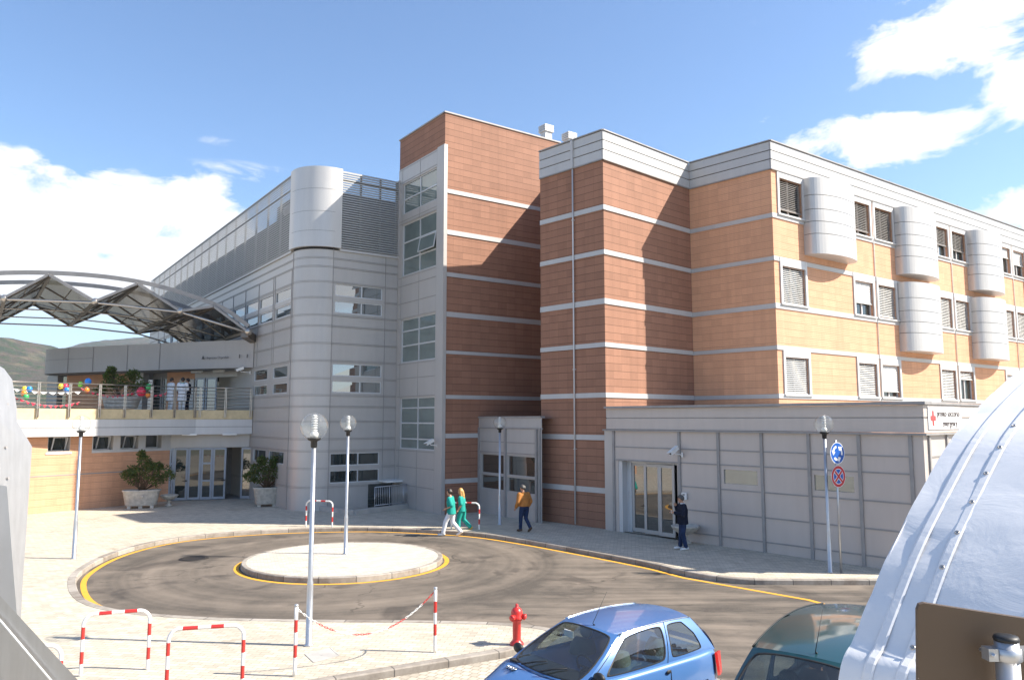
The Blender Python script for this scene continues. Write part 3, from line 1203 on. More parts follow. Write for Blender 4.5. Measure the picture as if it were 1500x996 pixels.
# ---- annex between tower and ward block --------------------------------
pA = fTF.pt(1.93, 0, 0)
fAN = Fr((pA.x, pA.y), -54.4, -1)
annex = thing('porch_annex', 'small grey metal annex between the two brown walls', 'building', tuple(fAN.pt(2, -1, 0)))
aw = [(.2, 2.02, 1.78, 2.66), (.2, 2.02, 1.08, 1.74), (2.3, 4.28, 1.78, 2.66), (2.3, 4.28, 1.08, 1.74)]
b = MB()
b.wall(fAN, 0, 4.75, 0, 4.25, aw, dep=.12)
b.flat([(p.x, p.y) for p in (fAN.pt(0, 0, 0), fAN.pt(4.75, 0, 0), fAN.pt(4.75, -3, 0), fAN.pt(0, -.2, 0))], 4.22)
obj('wall', b, M['silver'], annex)
b = MB()
b.box(fAN, -.03, 4.7, -.2, .05, 4.25, 4.33)
b.box(fAN, 0, 4.7, -.1, .05, 3.78, 3.84)
for z in (3.2, 2.74):
    b.box(fAN, 0, 4.6, -.02, .02, z - .02, z + .02)
for u, hw in ((2.16, .07), (4.4, .06), (4.62, .05), (.06, .05)):
    b.box(fAN, u - hw, u + hw, -.02, .06, 0, 3.8)
obj('trim', b, M['trim'], annex)
for a in aw:
    window(annex, fAN, *a, rec=.1, fw=.045, fmat=M['silver'], gmat=M['glass_door'])

# ---- low emergency building ---------------------------------------------
L0 = (3.62, 29.71)
fLB = Fr(L0, -48.14, -1)
LL = 11.54
K = fLB.pt(LL, 0, 0)
fLS = Fr((K.x, K.y), 41.86, -1)
er = thing('emergency_entrance', 'low grey panelled emergency building with glazed doors and flat roof', 'building', tuple(fLB.pt(5, -3, 0)))
door_h = (.62, 3.32, 0.0, 2.64)
lw = [(5.16, 6.5, 2.02, 2.58), (8.31, 9.62, 2.01, 2.57)]
b = MB()
b.wall(fLB, .1, LL, -.12, 3.8, [door_h] + lw, dep=.16)
b.wall(fLS, 0, 14, -.12, 3.8)
obj('wall', b, M['warm'], er)
b = MB()
b.box(fLB, .1, LL + .06, -.2, .06, 4.26, 4.6)
b.box(fLB, .1, LL + .06, -.2, .06, 3.83, 4.23)
b.box(fLS, -.05, 14, -.2, .055, 4.26, 4.6)
b.box(fLS, -.05, 14, -.2, .055, 3.83, 4.23)
obj('fascia', b, M['warm'], er)
b = MB()
b.box(fLB, .1, LL + .16, -.3, .2, 4.61, 4.69)
b.box(fLS, -.1, 14, -.3, .1, 4.612, 4.668)
b.box(fLB, -.05, LL + .1, -.05, .12, 3.76, 3.82)
b.box(fLS, -.1, 14, -.05, .12, 3.762, 3.818)
b.box(fLB, .1, LL, -.2, .03, 4.22, 4.27)
b.box(fLS, 0, 14, -.2, .03, 4.222, 4.268)
obj('coping', b, M['trim'], er)
b = MB()
b.flat([(p.x, p.y) for p in (fLB.pt(0.1, 0, 0), fLB.pt(LL, 0, 0), fLS.pt(14, 0, 0), fLS.pt(14, -9, 0), Vector((8.0, 33.8, 0)), Vector((3.8, 29.9, 0)))], 4.6)
obj('roof', b, M['roof'], er)
b = MB()
for u in (.42, 3.44, 5.03, 6.64, 8.23, 9.77, 11.2):
    b.box(fLB, u - .05, u + .05, -.01, .05, 0 if u != 3.44 else .0, 3.76)
for z in (3.16, 2.68, 1.87, 1.08, .32):
    for u0, u1 in ((.47, 3.39), (3.49, 4.98), (5.08, 6.59), (6.69, 8.18), (8.28, 9.72), (9.82, 11.15)):
        if u0 < 1 and z < 3:
            continue
        b.box(fLB, u0, u1, -.01, .022, z - .022, z + .022)
b.box(fLB, .47, 3.39, -.01, .03, 2.645, 2.7)
for u in (.35, 1.7, 3.0, 4.3):
    b.box(fLS, u - .05, u + .05, -.01, .05, 0, 3.76)
for z in (3.16, 2.68, 1.87, 1.08):
    b.box(fLS, .4, 8, -.01, .022, z - .022, z + .022)
obj('panel_joint', b, M['trim'], er)
b = MB()
b.box(fLB, -.02, .36, -.02, .04, 0, 3.76)
obj('corner_panel', b, M['silver'], er)
for a in lw:
    window(er, fLB, *a, rec=.06, fw=.05, fmat=M['warm'], gmat=M['glass_green'])
# door recess
b = MB()
b.box(fLB, .62, .8, -.9, -.02, 0, 2.63, 0)
obj('door_jamb', b, M['white'], er)
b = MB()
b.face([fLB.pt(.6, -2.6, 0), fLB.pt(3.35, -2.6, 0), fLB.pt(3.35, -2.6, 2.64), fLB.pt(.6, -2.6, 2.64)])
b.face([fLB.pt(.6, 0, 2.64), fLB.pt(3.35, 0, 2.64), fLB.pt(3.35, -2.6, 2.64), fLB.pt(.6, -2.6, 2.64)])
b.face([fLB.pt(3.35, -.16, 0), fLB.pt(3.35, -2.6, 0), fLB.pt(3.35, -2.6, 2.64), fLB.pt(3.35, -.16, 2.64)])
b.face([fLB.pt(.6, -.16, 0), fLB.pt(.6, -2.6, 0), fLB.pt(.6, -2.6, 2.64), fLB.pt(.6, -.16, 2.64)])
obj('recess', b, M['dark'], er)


def door_leaf(parent, fr, u0, u1, z0, z1, w, fmat, gmat, rails=(), handle=None, fw=.1, name='door'):
    b = MB()
    b.box(fr, u0, u0 + fw, w - .05, w, z0, z1)
    b.box(fr, u1 - fw, u1, w - .05, w, z0, z1)
    b.box(fr, u0 + fw, u1 - fw, w - .05, w, z0, z0 + fw * 1.4)
    b.box(fr, u0 + fw, u1 - fw, w - .05, w, z1 - fw, z1)
    for z in rails:
        b.box(fr, u0 + fw, u1 - fw, w - .05, w - .004, z - .045, z + .045)
    o = obj(name, b, fmat, parent)
    b = MB()
    b.face([fr.pt(u, w - .03, z) for u, z in ((u0 + fw, z0 + fw), (u1 - fw, z0 + fw), (u1 - fw, z1 - fw), (u0 + fw, z1 - fw))])
    obj('pane', b, gmat, o)
    if handle is not None:
        b = MB()
        b.box(fr, handle - .05, handle + .05, w, w + .05, .98, 1.05)
        b.tube([fr.pt(handle, w + .05, 1.0), fr.pt(handle - .16, w + .05, 1.0)], .014, 6)
        obj('handle', b, M['black'], o)
    return o


door_leaf(er, fLB, 1.0, 1.66, .03, 2.56, -.34, M['silver'], M['glass_door'], handle=1.62)
door_leaf(er, fLB, 1.68, 2.4, .03, 2.56, -.2, M['silver'], M['glass_door'])
door_leaf(er, fLB, 2.42, 3.1, .03, 2.56, -.12, M['silver'], M['glass_door'])
b = MB()
b.box(fLB, .8, 1.0, -.36, -.3, 0, 2.62)
b.box(fLB, 1.0, 3.32, -.33, -.27, 2.565, 2.64)
obj('door_frame', b, M['frame'], er)

# ---- main wing: silver building with the rounded corner ----------------------
A0 = Vector((-8.59, 35.92, 0))
rc = 1.4
fM = Fr(A0, 35.4, -1)
LM = 3.5
E0 = A0 + fM.n * -rc - fM.d * rc
fL = Fr(E0, 125.4, 1)
LLL = 36.0
CC = A0 - fM.n * rc            # centre of the rounded corner
wing = thing('main_wing', 'silver panelled main wing with rounded corner and louvred top storey', 'building', (-14, 46, 0))
ZT, ZL0, ZL1 = 12.28, 12.42, 16.25
mwin = [(.14, 2.63, 10.07, 10.68), (.14, 2.63, 9.26, 9.85), (.1, 2.66, 6.24, 6.84), (.1, 2.66, 5.45, 6.02), (.1, 2.62, 2.02, 2.62), (.1, 2.62, 1.22, 1.82)]
b = MB()
b.wall(fM, 0, LM, 0, ZT, mwin, dep=.12)
obj('wall', b, M['silver'], wing)['label'] = 'silver panel wall beside the brown tower'
lw_ = []
for i in range(13):
    u0 = .28 if i == 0 else 3.0 + (i - 1) * 2.45
    u1 = u0 + (2.35 if i == 0 else 2.3)
    lw_.append((u0, u1))
wl = []
for u0, u1 in lw_:
    wl += [(u0, u1, 10.03, 10.62), (u0, u1, 9.22, 9.8)]
for u0, u1 in ((.5, 2.7), (3.55, 5.85)):
    wl += [(u0, u1, 6.22, 6.82), (u0, u1, 5.45, 5.98)]
for u0, u1 in ((.68, 2.95), (3.4, 5.5)):
    wl += [(u0, u1, 2.03, 2.66)]
for u0, u1 in lw_[5:]:
    wl += [(u0, u1, 6.22, 6.82)]
b = MB()
b.wall(fL, 0, LLL, 0, ZT, wl, dep=.12)
obj('wall', b, M['silver'], wing)['label'] = 'long receding silver wall with ribbon windows'


def arc(r, n=14):
    out = []
    for i in range(n + 1):
        t = i / n * math.pi / 2
        out.append(CC + fM.n * (r * math.cos(t)) - fM.d * (r * math.sin(t)))
    return out


def drum(b, r, z0, z1, cap=False, n=14, mi=0):
    a = arc(r, n)
    for p, q in zip(a, a[1:]):
        f = b.face([(p.x, p.y, z0), (q.x, q.y, z0), (q.x, q.y, z1), (p.x, p.y, z1)], None, mi)
        f.smooth = True
    if cap:
        b.face([(p.x, p.y, z1) for p in a] + [(CC.x, CC.y, z1)], None, mi)
        b.face([(p.x, p.y, z0) for p in a] + [(CC.x, CC.y, z0)], None, mi)


b = MB()
drum(b, rc, 0, ZT, n=24)
obj('rounded_corner', b, M['lowdrum'], wing)
ZJ = [11.87, 11.45, 10.72, 9.95, 9.12, 8.6, 7.78, 6.95, 6.12, 5.32, 4.79, 4.09, 3.28, 2.72, 1.92, 1.06]
b = MB()
for z in ZJ:
    mid = z in (9.95, 6.12, 1.92)
    for q in (.03, -.03):
        b.box(fM, 2.72 if mid else 0, LM, -.01, .018, z + q - .012, z + q + .012)
        drum(b, rc + .012, z + q - .01, z + q + .01, n=24)
        if z > 5 or True:
            b.box(fL, 0, LLL if not mid else .2, -.01, .018, z + q - .012, z + q + .012)
for u in (.03, 2.78, LM - .04):
    b.box(fM, u - .012, u + .012, -.01, .02, 0, ZT)
for u in (.06,):
    b.box(fL, u - .012, u + .012, -.01, .02, 0, ZT)
for u0, u1 in lw_:
    for u in (u0 - .06, u1 + .05):
        b.box(fL, u - .014, u + .014, -.01, .022, 9.15, 11.45)
        b.box(fL, u - .012, u + .012, -.01, .015, 7, 9.1)
obj('panel_joint', b, M['trim'], wing)
for a in mwin:
    gm = M['glass'] if a[3] < 3 else M['glass_sky']
    window(wing, fM, *a, cols=[a[0] + (a[1] - a[0]) * .56], rec=.09, fw=.045, gmat=gm)
for a in wl:
    window(wing, fL, *a, rec=.09, fw=.05, gmat=M['glass_sky'])
# cornice under the louvres
b = MB()
b.box(fM, .3, LM, -.4, .08, ZT - .02, ZT + .1)
b.box(fL, .3, LLL, -.4, .08, ZT - .02, ZT + .1)
obj('cornice', b, M['band'], wing)
b = MB()
drum(b, rc + .03, ZT, ZT + .13, True)
obj('shadow_gap', b, M['dark'], wing)
b = MB()
drum(b, rc + .17, ZT + .1, ZL1 + .05, True, 28)
# return edges of the drum
for fr_, s in ((fM, 1), (fL, 1)):
    b.box(fr_, -.02, .34, -.3, .169, ZT + .1, ZL1 + .048)
obj('corner_drum', b, M['drum'], wing)
b = MB()
for z in (13.15, 14.1, 15.2):
    drum(b, rc + .174, z - .006, z + .006, n=28)
obj('drum_joint', b, M['joint'], wing)


def louvres(fr, u0, u1, z0, z1, posts, n, openz):
    b = MB()
    h = (z1 - z0) / n
    for i in range(n):
        z = z0 + (i + .5) * h
        p = [fr.pt(u0, .1, z - h * .36), fr.pt(u1, .1, z - h * .36), fr.pt(u1, -.02, z + h * .55), fr.pt(u0, -.02, z + h * .55)]
        b.face(p)
        b.box(fr, u0, u1, .08, .112, z - h * .5, z + h * .0)
    obj('louvre_slat', b, M['louver'], wing)
    b = MB()
    for u in posts:
        b.box(fr, u - .04, u + .04, -.12, -.03, z0, z1)
    for z in (z0, z1 - .05, openz + (z1 - openz) * .45):
        b.box(fr, u0, u1, -.12, -.03, z, z + .07)
    obj('louvre_frame', b, M['trim'], wing)


louvres(fM, .34, LM - .12, ZL0, ZL1, [.36, 1.4, 2.45, LM - .14], 33, 15.4)
louvres(fL, .34, LLL, ZL0, ZL1, [.36 + 2.06 * i for i in range(18)], 33, 14.9)
b = MB()
b.box(fM, LM - .11, LM - .03, -.1, .12, ZL0, ZL1 + .06)
obj('end_post', b, M['silver'], wing)
# plant room wall behind the slats, lower than their top
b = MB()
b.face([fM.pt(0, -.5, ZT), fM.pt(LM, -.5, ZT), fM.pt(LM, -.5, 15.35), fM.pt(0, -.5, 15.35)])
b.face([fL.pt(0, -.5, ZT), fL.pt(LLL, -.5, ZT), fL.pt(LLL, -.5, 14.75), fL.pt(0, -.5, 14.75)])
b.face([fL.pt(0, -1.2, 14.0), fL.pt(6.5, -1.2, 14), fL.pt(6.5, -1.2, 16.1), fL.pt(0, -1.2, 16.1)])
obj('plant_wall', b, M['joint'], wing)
b = MB()
for i in range(12):
    u = 1.3 + i * .7
    pass
for u, z in ((3.0, 15.2), (5.1, 14.75)):
    b.tube([fL.pt(u, -.9, z), fL.pt(u + .75, -.9, z)], .3, 14)
obj('roof_duct', b, M['band'], wing)
b = MB()
q1, q2, q3 = fL.pt(LLL, 0, 0), fL.pt(LLL, -14, 0), fM.pt(LM, -8, 0)
for a, c in ((q1, q2), (q2, q3)):
    b.face([(a.x, a.y, 0), (c.x, c.y, 0), (c.x, c.y, ZT), (a.x, a.y, ZT)])
obj('back_wall', b, M['silver'], wing)
b = MB()
b.flat([(p.x, p.y) for p in [fM.pt(LM, 0, 0)] + [q3, q2, q1] + arc(rc)[::-1]], ZT + .02)
obj('roof', b, M['roof'], wing)

# ---- raised terrace with lower entrance --------------------------------------
ZF = 4.62
F1, FR_ = Vector((-16.4, 39.7, 0)), fL.pt(5.75, .02, 0)
dF = Vector((-21.3, 33.95, 0)) - F1
angF = math.degrees(math.atan2(dF.y, dF.x))
fF = Fr(F1, angF, 1)           # runs from the bend to the left
LF = 16.0
dR = FR_ - F1
fR = Fr(F1, math.degrees(math.atan2(dR.y, dR.x)), -1)
LRr = dR.length
W0, W1 = Vector((-21.55, 34.3, 0)), Vector((-17.75, 39.95, 0))
dW = W0 - W1
fW = Fr(W1, math.degrees(math.atan2(dW.y, dW.x)), 1)
LW = 15.0
terr = thing('terrace_building', 'raised terrace over an orange tiled lower storey with glass entrance doors', 'building', (-20, 40, 0))
tw = []
for x0, x1 in ((70, 103), (136, 166), (176, 203), (213, 237)):
    a, c = fW.at(x1, 650)[0], fW.at(x0, 650)[0]
    tw.append((a, c, 2.72, 3.42))
b = MB()
b.wall(fW, 0, LW, -.12, 2.66, [], dep=.4)
uB = fW.at(135, 650)[0]
ubs = [(x[0], x[1]) for x in tw]
b.wall(fW, uB, LW, 2.66, 3.44, [tw[0]], dep=.42)
obj('wall', b, M['orange'], terr)['label'] = 'orange tiled wall, half in sun'
b = MB()
b.wall(fW, 0, uB, 2.66, 3.44, tw[1:], w=.004, dep=.42)
b.box(fW, 0, uB, -.02, .03, 2.6, 2.66)
b.box(fW, tw[0][0] - .08, tw[0][1] + .08, -.3, .03, 2.6, 2.70)
obj('sill_band', b, M['white'], terr)
b = MB()
b.box(fW, 0, LW, -.02, .012, 1.62, 1.67)
obj('joint', b, M['trim'], terr)
for i, a in enumerate(tw):
    window(terr, fW, *a, w=0, rec=.4, fw=.06, gmat=M['glass'], label='narrow window with tilted sash' if i < 3 else None)
    # reveals lined in metal, sash tilted inwards
    b = MB()
    b.box(fW, a[0] - .001, a[0] + .02, -.4, -.002, a[2], a[3])
    b.box(fW, a[1] - .02, a[1] + .001, -.4, -.002, a[2], a[3])
    b.box(fW, a[0] + .02, a[1] - .02, -.4, -.002, a[2] - .001, a[2] + .02)
    obj('reveal', b, M['silver'], terr)
    if i < 3:
        b = MB()
        m0 = a[0] + .1
        for p, q in (((m0, a[2] + .06, -.3), (m0, a[3] - .06, -.08)), ((a[1] - .3, a[2] + .06, -.3), (a[1] - .3, a[3] - .06, -.08)), ((m0, a[3] - .06, -.08), (a[1] - .3, a[3] - .06, -.08))):
            b.bar(fW.pt(p[0], p[2], p[1]), fW.pt(q[0], q[2], q[1]), .05, .04)
        obj('open_sash', b, M['frame'], terr)
# fascia: cream upper strip and grey beam
b = MB()
b.box(fF, 0, LF, -.3, .0, 4.2, ZF + .06)
b.box(fR, 0, LRr, -.3, .001, 4.2, ZF + .06)
obj('cream_fascia', b, M['cream'], terr)
b = MB()
for z0, z1 in ((3.42, 3.8), (3.82, 4.19)):
    b.box(fF, 0, LF, -.3, .03, z0, z1)
    b.box(fR, 0, LRr, -.3, .032, z0, z1)
obj('grey_fascia', b, M['white'], terr)
b = MB()
b.box(fF, 0, LF, -.3, .012, 3.79, 3.83)
b.box(fR, 0, LRr, -.3, .013, 3.79, 3.83)
obj('fascia_joint', b, M['joint'], terr)
fe_ = fF.pt(LF, -.05, 0)
we_ = fW.pt(LW, 0, 0)
b = MB()
top = [(FR_.x, FR_.y), (F1.x, F1.y), (fe_.x, fe_.y), (-48, 28), (-52, 48), (-34, 58), (fL.pt(14, .1, 0).x, fL.pt(14, .1, 0).y)]
b.flat(top, ZF)
b.flat(top, 3.44)
obj('terrace_floor', b, M['paving_isl'], terr)
# glazed doors of the lower entrance
D0, D1 = Vector((-17.75, 39.93, 0)), fL.pt(6.1, .02, 0)
dD = D1 - D0
fD = Fr(D0, math.degrees(math.atan2(dD.y, dD.x)), -1)
LD = dD.length
b = MB()
b.box(fD, 0, LD, -.2, 0, 2.72, 3.42)
obj('lintel_panel', b, M['silver'], terr)
b = MB()
b.face([fD.pt(0, -3.2, 0), fD.pt(LD, -3.2, 0), fD.pt(LD, -3.2, 3), fD.pt(0, -3.2, 3)])
b.face([fD.pt(0, 0, .005), fD.pt(LD, 0, .005), fD.pt(LD, -3.2, .005), fD.pt(0, -3.2, .005)])
obj('lobby', b, M['trim'], terr)
us = [fD.at(x, 690)[0] for x in (247, 254, 275, 294, 311, 331)]
tags = [(us[0], us[1], [1.9]), (us[1], us[2], []), (us[2], us[3], []), (us[3], us[4], [1.0, 1.9]), (us[4], us[5], [])]
for i, (a, c, rl) in enumerate(tags):
    door_leaf(terr, fD, a + .01, c - .01, .03, 2.7, 0, M['bluegrey'], M['glass'], rl, c - .07 if i in (1, 4) else None, .09)
u2 = fD.at(353, 690)[0]
p = fD.pt(u2, 0, 0)
f2 = Fr((p.x, p.y), math.degrees(math.atan2(dD.y, dD.x)) - 24, -1)
door_leaf(terr, f2, 0, .62, .03, 2.7, .02, M['bluegrey'], M['glass_door'], (), None, .09)
door_leaf(terr, fD, u2 + .05, LD, .03, 2.7, -.4, M['bluegrey'], M['glass_door'], (), None, .07)
for px in (277, 336):
    u = fD.at(px, 640)[0]
    t_ = fR.at(px, 640)
    b = MB()
    b.box(fR, t_[0] - .35, t_[0] + .35, .035, .15, 3.37, 3.46)
    o = obj('lamp_tube', b, M['wpaint'], terr)

# railing along the terrace edge
ra = thing('terrace_railing', 'steel railing with seven horizontal bars along the terrace edge', 'railing', tuple(F1 + Vector((0, 0, ZF))))
HR = 1.22
b = MB()
for i in range(7):
    z = ZF + .16 + i * (HR - .16) / 6.0
    r = .03 if i == 6 else .016
    b.tube([fF.pt(LF, .02, z), fF.pt(0, .02, z), fR.pt(0, .02, z), fR.pt(LRr - .05, .02, z)], r, 6)
obj('rail', b, M['steel'], ra)
for px in (-30, 8, 55, 101, 145, 182, 221, 255, 285):
    u = fF.at(px, 595)[0]
    b = MB()
    b.box(fF, u - .05, u - .02, .01, .1, 4.28, ZF + HR)
    b.box(fF, u + .02, u + .05, .01, .1, 4.28, ZF + HR)
    obj('post', b, M['steel'], ra)
for px in (293, 330, 367):
    u = fR.at(px, 595)[0]
    b = MB()
    b.box(fR, u - .05, u - .02, .01, .1, 4.28, ZF + HR)
    b.box(fR, u + .02, u + .05, .01, .1, 4.28, ZF + HR)
    obj('post', b, M['steel'], ra)

# ---- upper pavilion with the curved parapet -----------------------------------
pav = thing('entrance_pavilion', 'upper entrance pavilion with curved grey parapet above orange walls', 'building', (-20, 46, ZF))
pl = spline([tuple(fL.pt(5.9, .03, 0)), (-18.5, 42.6, 0), (-23, 44.3, 0), (-26.4, 45.7, 0), (-28.4, 46.7, 0), (-29.3, 47.7, 0), (-29.6, 49.2, 0), (-29.2, 51, 0)], 6)
b = MB()
s = 0
ins = offset(pl, -.3)
for i in range(len(pl) - 1):
    a, c = pl[i], pl[i + 1]
    L = (c - a).length
    f = b.face([(a.x, a.y, 6.98), (c.x, c.y, 6.98), (c.x, c.y, 8.5), (a.x, a.y, 8.5)])
    f.smooth = True
    b.face([(a.x, a.y, 8.5), (c.x, c.y, 8.5), (ins[i + 1].x, ins[i + 1].y, 8.5), (ins[i].x, ins[i].y, 8.5)])
    b.face([(ins[i].x, ins[i].y, 8.5), (ins[i + 1].x, ins[i + 1].y, 8.5), (ins[i + 1].x, ins[i + 1].y, 7.4), (ins[i].x, ins[i].y, 7.4)])
obj('parapet', b, M['greypanel'], pav)
b = MB()
o2 = offset(pl, .012)
for i in range(len(pl) - 1):
    a, c = o2[i], o2[i + 1]
    if i > 14:
        b.face([(a.x, a.y, 7.78), (c.x, c.y, 7.78), (c.x, c.y, 7.83), (a.x, a.y, 7.83)])
for px in (100, 133, 188, 237):
    q = min(range(len(o2)), key=lambda i: abs((CX + F_PX * o2[i].x / o2[i].y) - px))
    a = o2[q]
    t = (o2[q + 1] - o2[q]).normalized()
    b.bar((a.x, a.y, 7.0), (a.x, a.y, 8.49), .04, .03)
obj('parapet_joint', b, M['trim'], pav)
roofp = [(p.x, p.y) for p in pl] + [(-22, 58), (fL.pt(17, .05, 0).x, fL.pt(17, .05, 0).y)]
b = MB()
b.flat(roofp, 7.4)
b.flat(roofp, 6.99)
obj('roof', b, M['roof'], pav)
U0, U1 = Vector((-14.9, 43.2, 0)), Vector((-28.6, 49.0, 0))
dU = U1 - U0
fU = Fr(U0, math.degrees(math.atan2(dU.y, dU.x)), 1)


def uu(px, py=570):
    return fU.at(px, py)[0]


b = MB()
b.wall(fU, uu(285), uu(244), ZF, 7.0)
b.wall(fU, uu(205), uu(97), ZF, 7.0)
obj('wall', b, M['orange'], pav)
for nm_, x0, x1, w0_, w1_, z0_, z1_ in (('side_panel', 285, 264, 0, .08, ZF, 6.55), ('lintel', 366, 285, -.1, .02, 6.62, 7.0), ('pier', 215, 204, -.1, .3, ZF, 7.0), ('pier', 90, 75, -.1, .3, ZF, 7.0)):
    b = MB()
    b.box(fU, uu(x0), uu(x1), w0_, w1_, z0_, z1_)
    obj(nm_, b, M['silver'], pav)
def recess(*pts):
    b = MB()
    b.face(pts)
    obj('recess', b, M['trim'], pav)


recess(*[fU.pt(uu(244), -.5, ZF), fU.pt(uu(214), -.5, ZF), fU.pt(uu(214), -.5, 7), fU.pt(uu(244), -.5, 7)])
recess(*[fU.pt(uu(366), -2.5, ZF), fU.pt(uu(280), -2.5, ZF), fU.pt(uu(280), -2.5, 7), fU.pt(uu(366), -2.5, 7)])
recess(*[fU.pt(uu(97), -1.5, ZF), fU.pt(uu(73), -1.5, ZF), fU.pt(uu(73), -1.5, 7), fU.pt(uu(97), -1.5, 7)])
for x0, x1 in ((229, 215), (243, 230)):
    door_leaf(pav, fU, uu(x0), uu(x1), ZF, 6.75, -.4, M['trim'], M['glass'], (), None, .12)
for x0, x1, w_ in ((300, 286, .02), (318, 302, .05), (366, 350, .1)):
    door_leaf(pav, fU, uu(x0), uu(x1), ZF, 6.62, w_, M['bluegrey'], M['glass_door'], (5.6,) if w_ < .05 else (), None, .1)
b = MB()
b.face([fU.pt(uu(348), -2.0, ZF), fU.pt(uu(322), -2.0, ZF), fU.pt(uu(322), -2.0, 6.6), fU.pt(uu(348), -2.0, 6.6)])
obj('inner_wall', b, M['greypanel'], pav)
for px in (298, 330):
    b = MB()
    u = uu(px, 545)
    b.tube([fU.pt(u - .4, .5, 6.93), fU.pt(u + .4, .5, 6.93)], .08, 8)
    obj('lamp_tube', b, M['wpaint'], pav)


def text(name, s, size, origin, xdir, zdir, mat, parent, ext=.006, align='LEFT'):
    cu = bpy.data.curves.new(name, 'FONT')
    cu.body = s
    cu.size = size
    cu.extrude = ext
    cu.offset = -.0035
    cu.align_x = align
    o = bpy.data.objects.new(name, cu)
    COL.objects.link(o)
    bpy.context.view_layer.update()
    me = bpy.data.meshes.new_from_object(o.evaluated_get(bpy.context.evaluated_depsgraph_get()))
    bpy.data.objects.remove(o)
    x, z = Vector(xdir).normalized(), Vector(zdir).normalized()
    y = z
    n = x.cross(y)
    mt = Matrix((x, y, n)).transposed().to_4x4()
    mt.translation = Vector(origin) - (wloc(parent) if parent else Vector())
    me.transform(mt)
    me.materials.append(mat)
    o = bpy.data.objects.new(name, me)
    COL.objects.link(o)
    o.parent = parent
    return o


M['ink'] = plain('dark_ink', (.05, .05, .05), .6)
i0 = min(range(len(pl)), key=lambda i: abs((CX + F_PX * pl[i].x / pl[i].y) - 328))
i1 = min(range(len(pl)), key=lambda i: abs((CX + F_PX * pl[i].x / pl[i].y) - 296))
xd = (pl[i0] - pl[i1]).normalized()
nn = Vector((xd.y, -xd.x, 0))
og = pl[i1] + nn * .1 + Vector((0, 0, 7.5))
text('lettering', 'Ingresso Ospedale', .2, og, xd, (0, 0, 1), M['ink'], pav)
b = MB()
og2 = og - xd * .35
b.outline([og2 + Vector((0, 0, 0)), og2 + xd * .2, og2 + xd * .1 + Vector((0, 0, .2))], nn * .008)
for k_ in (2.15, 2.65):
    q = og + xd * k_
    b.outline([q, q + xd * .06, q + xd * .06 + Vector((0, 0, .13)), q + Vector((0, 0, .13))], nn * .008)
    b.ball(q + xd * .03 + Vector((0, 0, .17)), .03, 8)
obj('pictogram', b, M['ink'], pav)

# ---- folded glass canopy -------------------------------------------------------
can = thing('glass_canopy', 'folded glass and steel canopy arching over the terrace towards the silver wing', 'canopy', (-24, 45, 9))
YN = 40.0
eD = fL.d * 12.6
near_v = [AT(x, y, YN) for x, y in ((-270, 462), (-130, 443), (7, 437), (140, 442), (265, 456), (364, 486))]
apex = [AT(x, y, YN) for x, y in ((-200, 425), (-62, 407), (73, 403), (203, 416), (314, 449))]
M['canopy_glass'] = glass('canopy_glass', (.03, .026, .018), 1.22, .12, .3)
M['canopy_glass'].node_tree.nodes['Principled BSDF'].inputs['Alpha'].default_value = .92
M['canopy_glass'].node_tree.nodes['Principled BSDF'].inputs['Specular IOR Level'].default_value = .2
M['canopy_steel'] = plain('canopy_steel', (.2, .17, .14), .5, .5)
for i in range(5):
    b = MB()
    for a, c in ((near_v[i], apex[i]), (apex[i], near_v[i + 1])):
        b.face([a, c, c + eD, a + eD])
    obj('glass_fold', b, M['canopy_glass'], can)
b = MB()
for i in range(5):
    v0, v1, ap = near_v[i], near_v[i + 1], apex[i]
    for k_ in (0, 2, 4, 6):
        o_ = eD * (k_ / 6)
        th_ = .14 if k_ in (0, 6) else .08
        b.bar(v0 + o_, ap + o_, th_, th_)
        b.bar(ap + o_, v1 + o_, th_, th_)
    for t in (.5,):
        b.bar(v0.lerp(ap, t), v0.lerp(ap, t) + eD, .05, .05)
        b.bar(ap.lerp(v1, t), ap.lerp(v1, t) + eD, .05, .05)
obj('glazing_bar', b, M['canopy_steel'], can)
for i in range(5):
    b = MB()
    up = Vector((0, -.09, .0))
    b.bar(near_v[i] + up, apex[i] + up, .07, .13)
    b.bar(apex[i] + up, near_v[i + 1] + up, .07, .13)
    obj('edge_beam', b, M['trim'], can)
b = MB()
for p in near_v + apex:
    b.bar(p, p + eD, .16, .18)
for i in range(5):
    m = near_v[i].lerp(near_v[i + 1], .5)
    b.bar(apex[i] - Vector((0, 0, .1)), near_v[i] + eD * .5 - Vector((0, 0, .1)), .07, .07)
    b.bar(apex[i] + eD - Vector((0, 0, .1)), near_v[i + 1] + eD * .5 - Vector((0, 0, .1)), .07, .07)
obj('truss_beam', b, M['canopy_steel'], can)
for o_, r in ((Vector(), .075), (eD, .05), (eD * .33, .04), (eD * .66, .04)):
    b = MB()
    b.tube([p - Vector((0, 0, .05)) + o_ for p in near_v], r, 6)
    obj('tie_rod', b, M['steel'], can)
for p in near_v:
    b = MB()
    b.ball(p, .2, 10)
    obj('node', b, M['steel'], can)
for o_ in (Vector(), eD * .28):
    b = MB()
    crv = spline([p + o_ + Vector((0, 0, .12)) for p in apex] + [near_v[-1] + o_ + Vector((0, 0, .3))], 8)
    for p, q in zip(crv, crv[1:]):
        b.bar(p, q, .1, .22)
    obj('arch_beam', b, M['trim'], can)
b = MB()
p = near_v[-1]
b.bar(p - Vector((.2, 0, .1)), fL.pt(6.0, 0, p.z - .3), .4, .4)
b.bar(p + eD * .5, p + eD * .5 + Vector((.5, .3, 0)), .3, .3)
obj('wall_bracket', b, M['canopy_steel'], can)

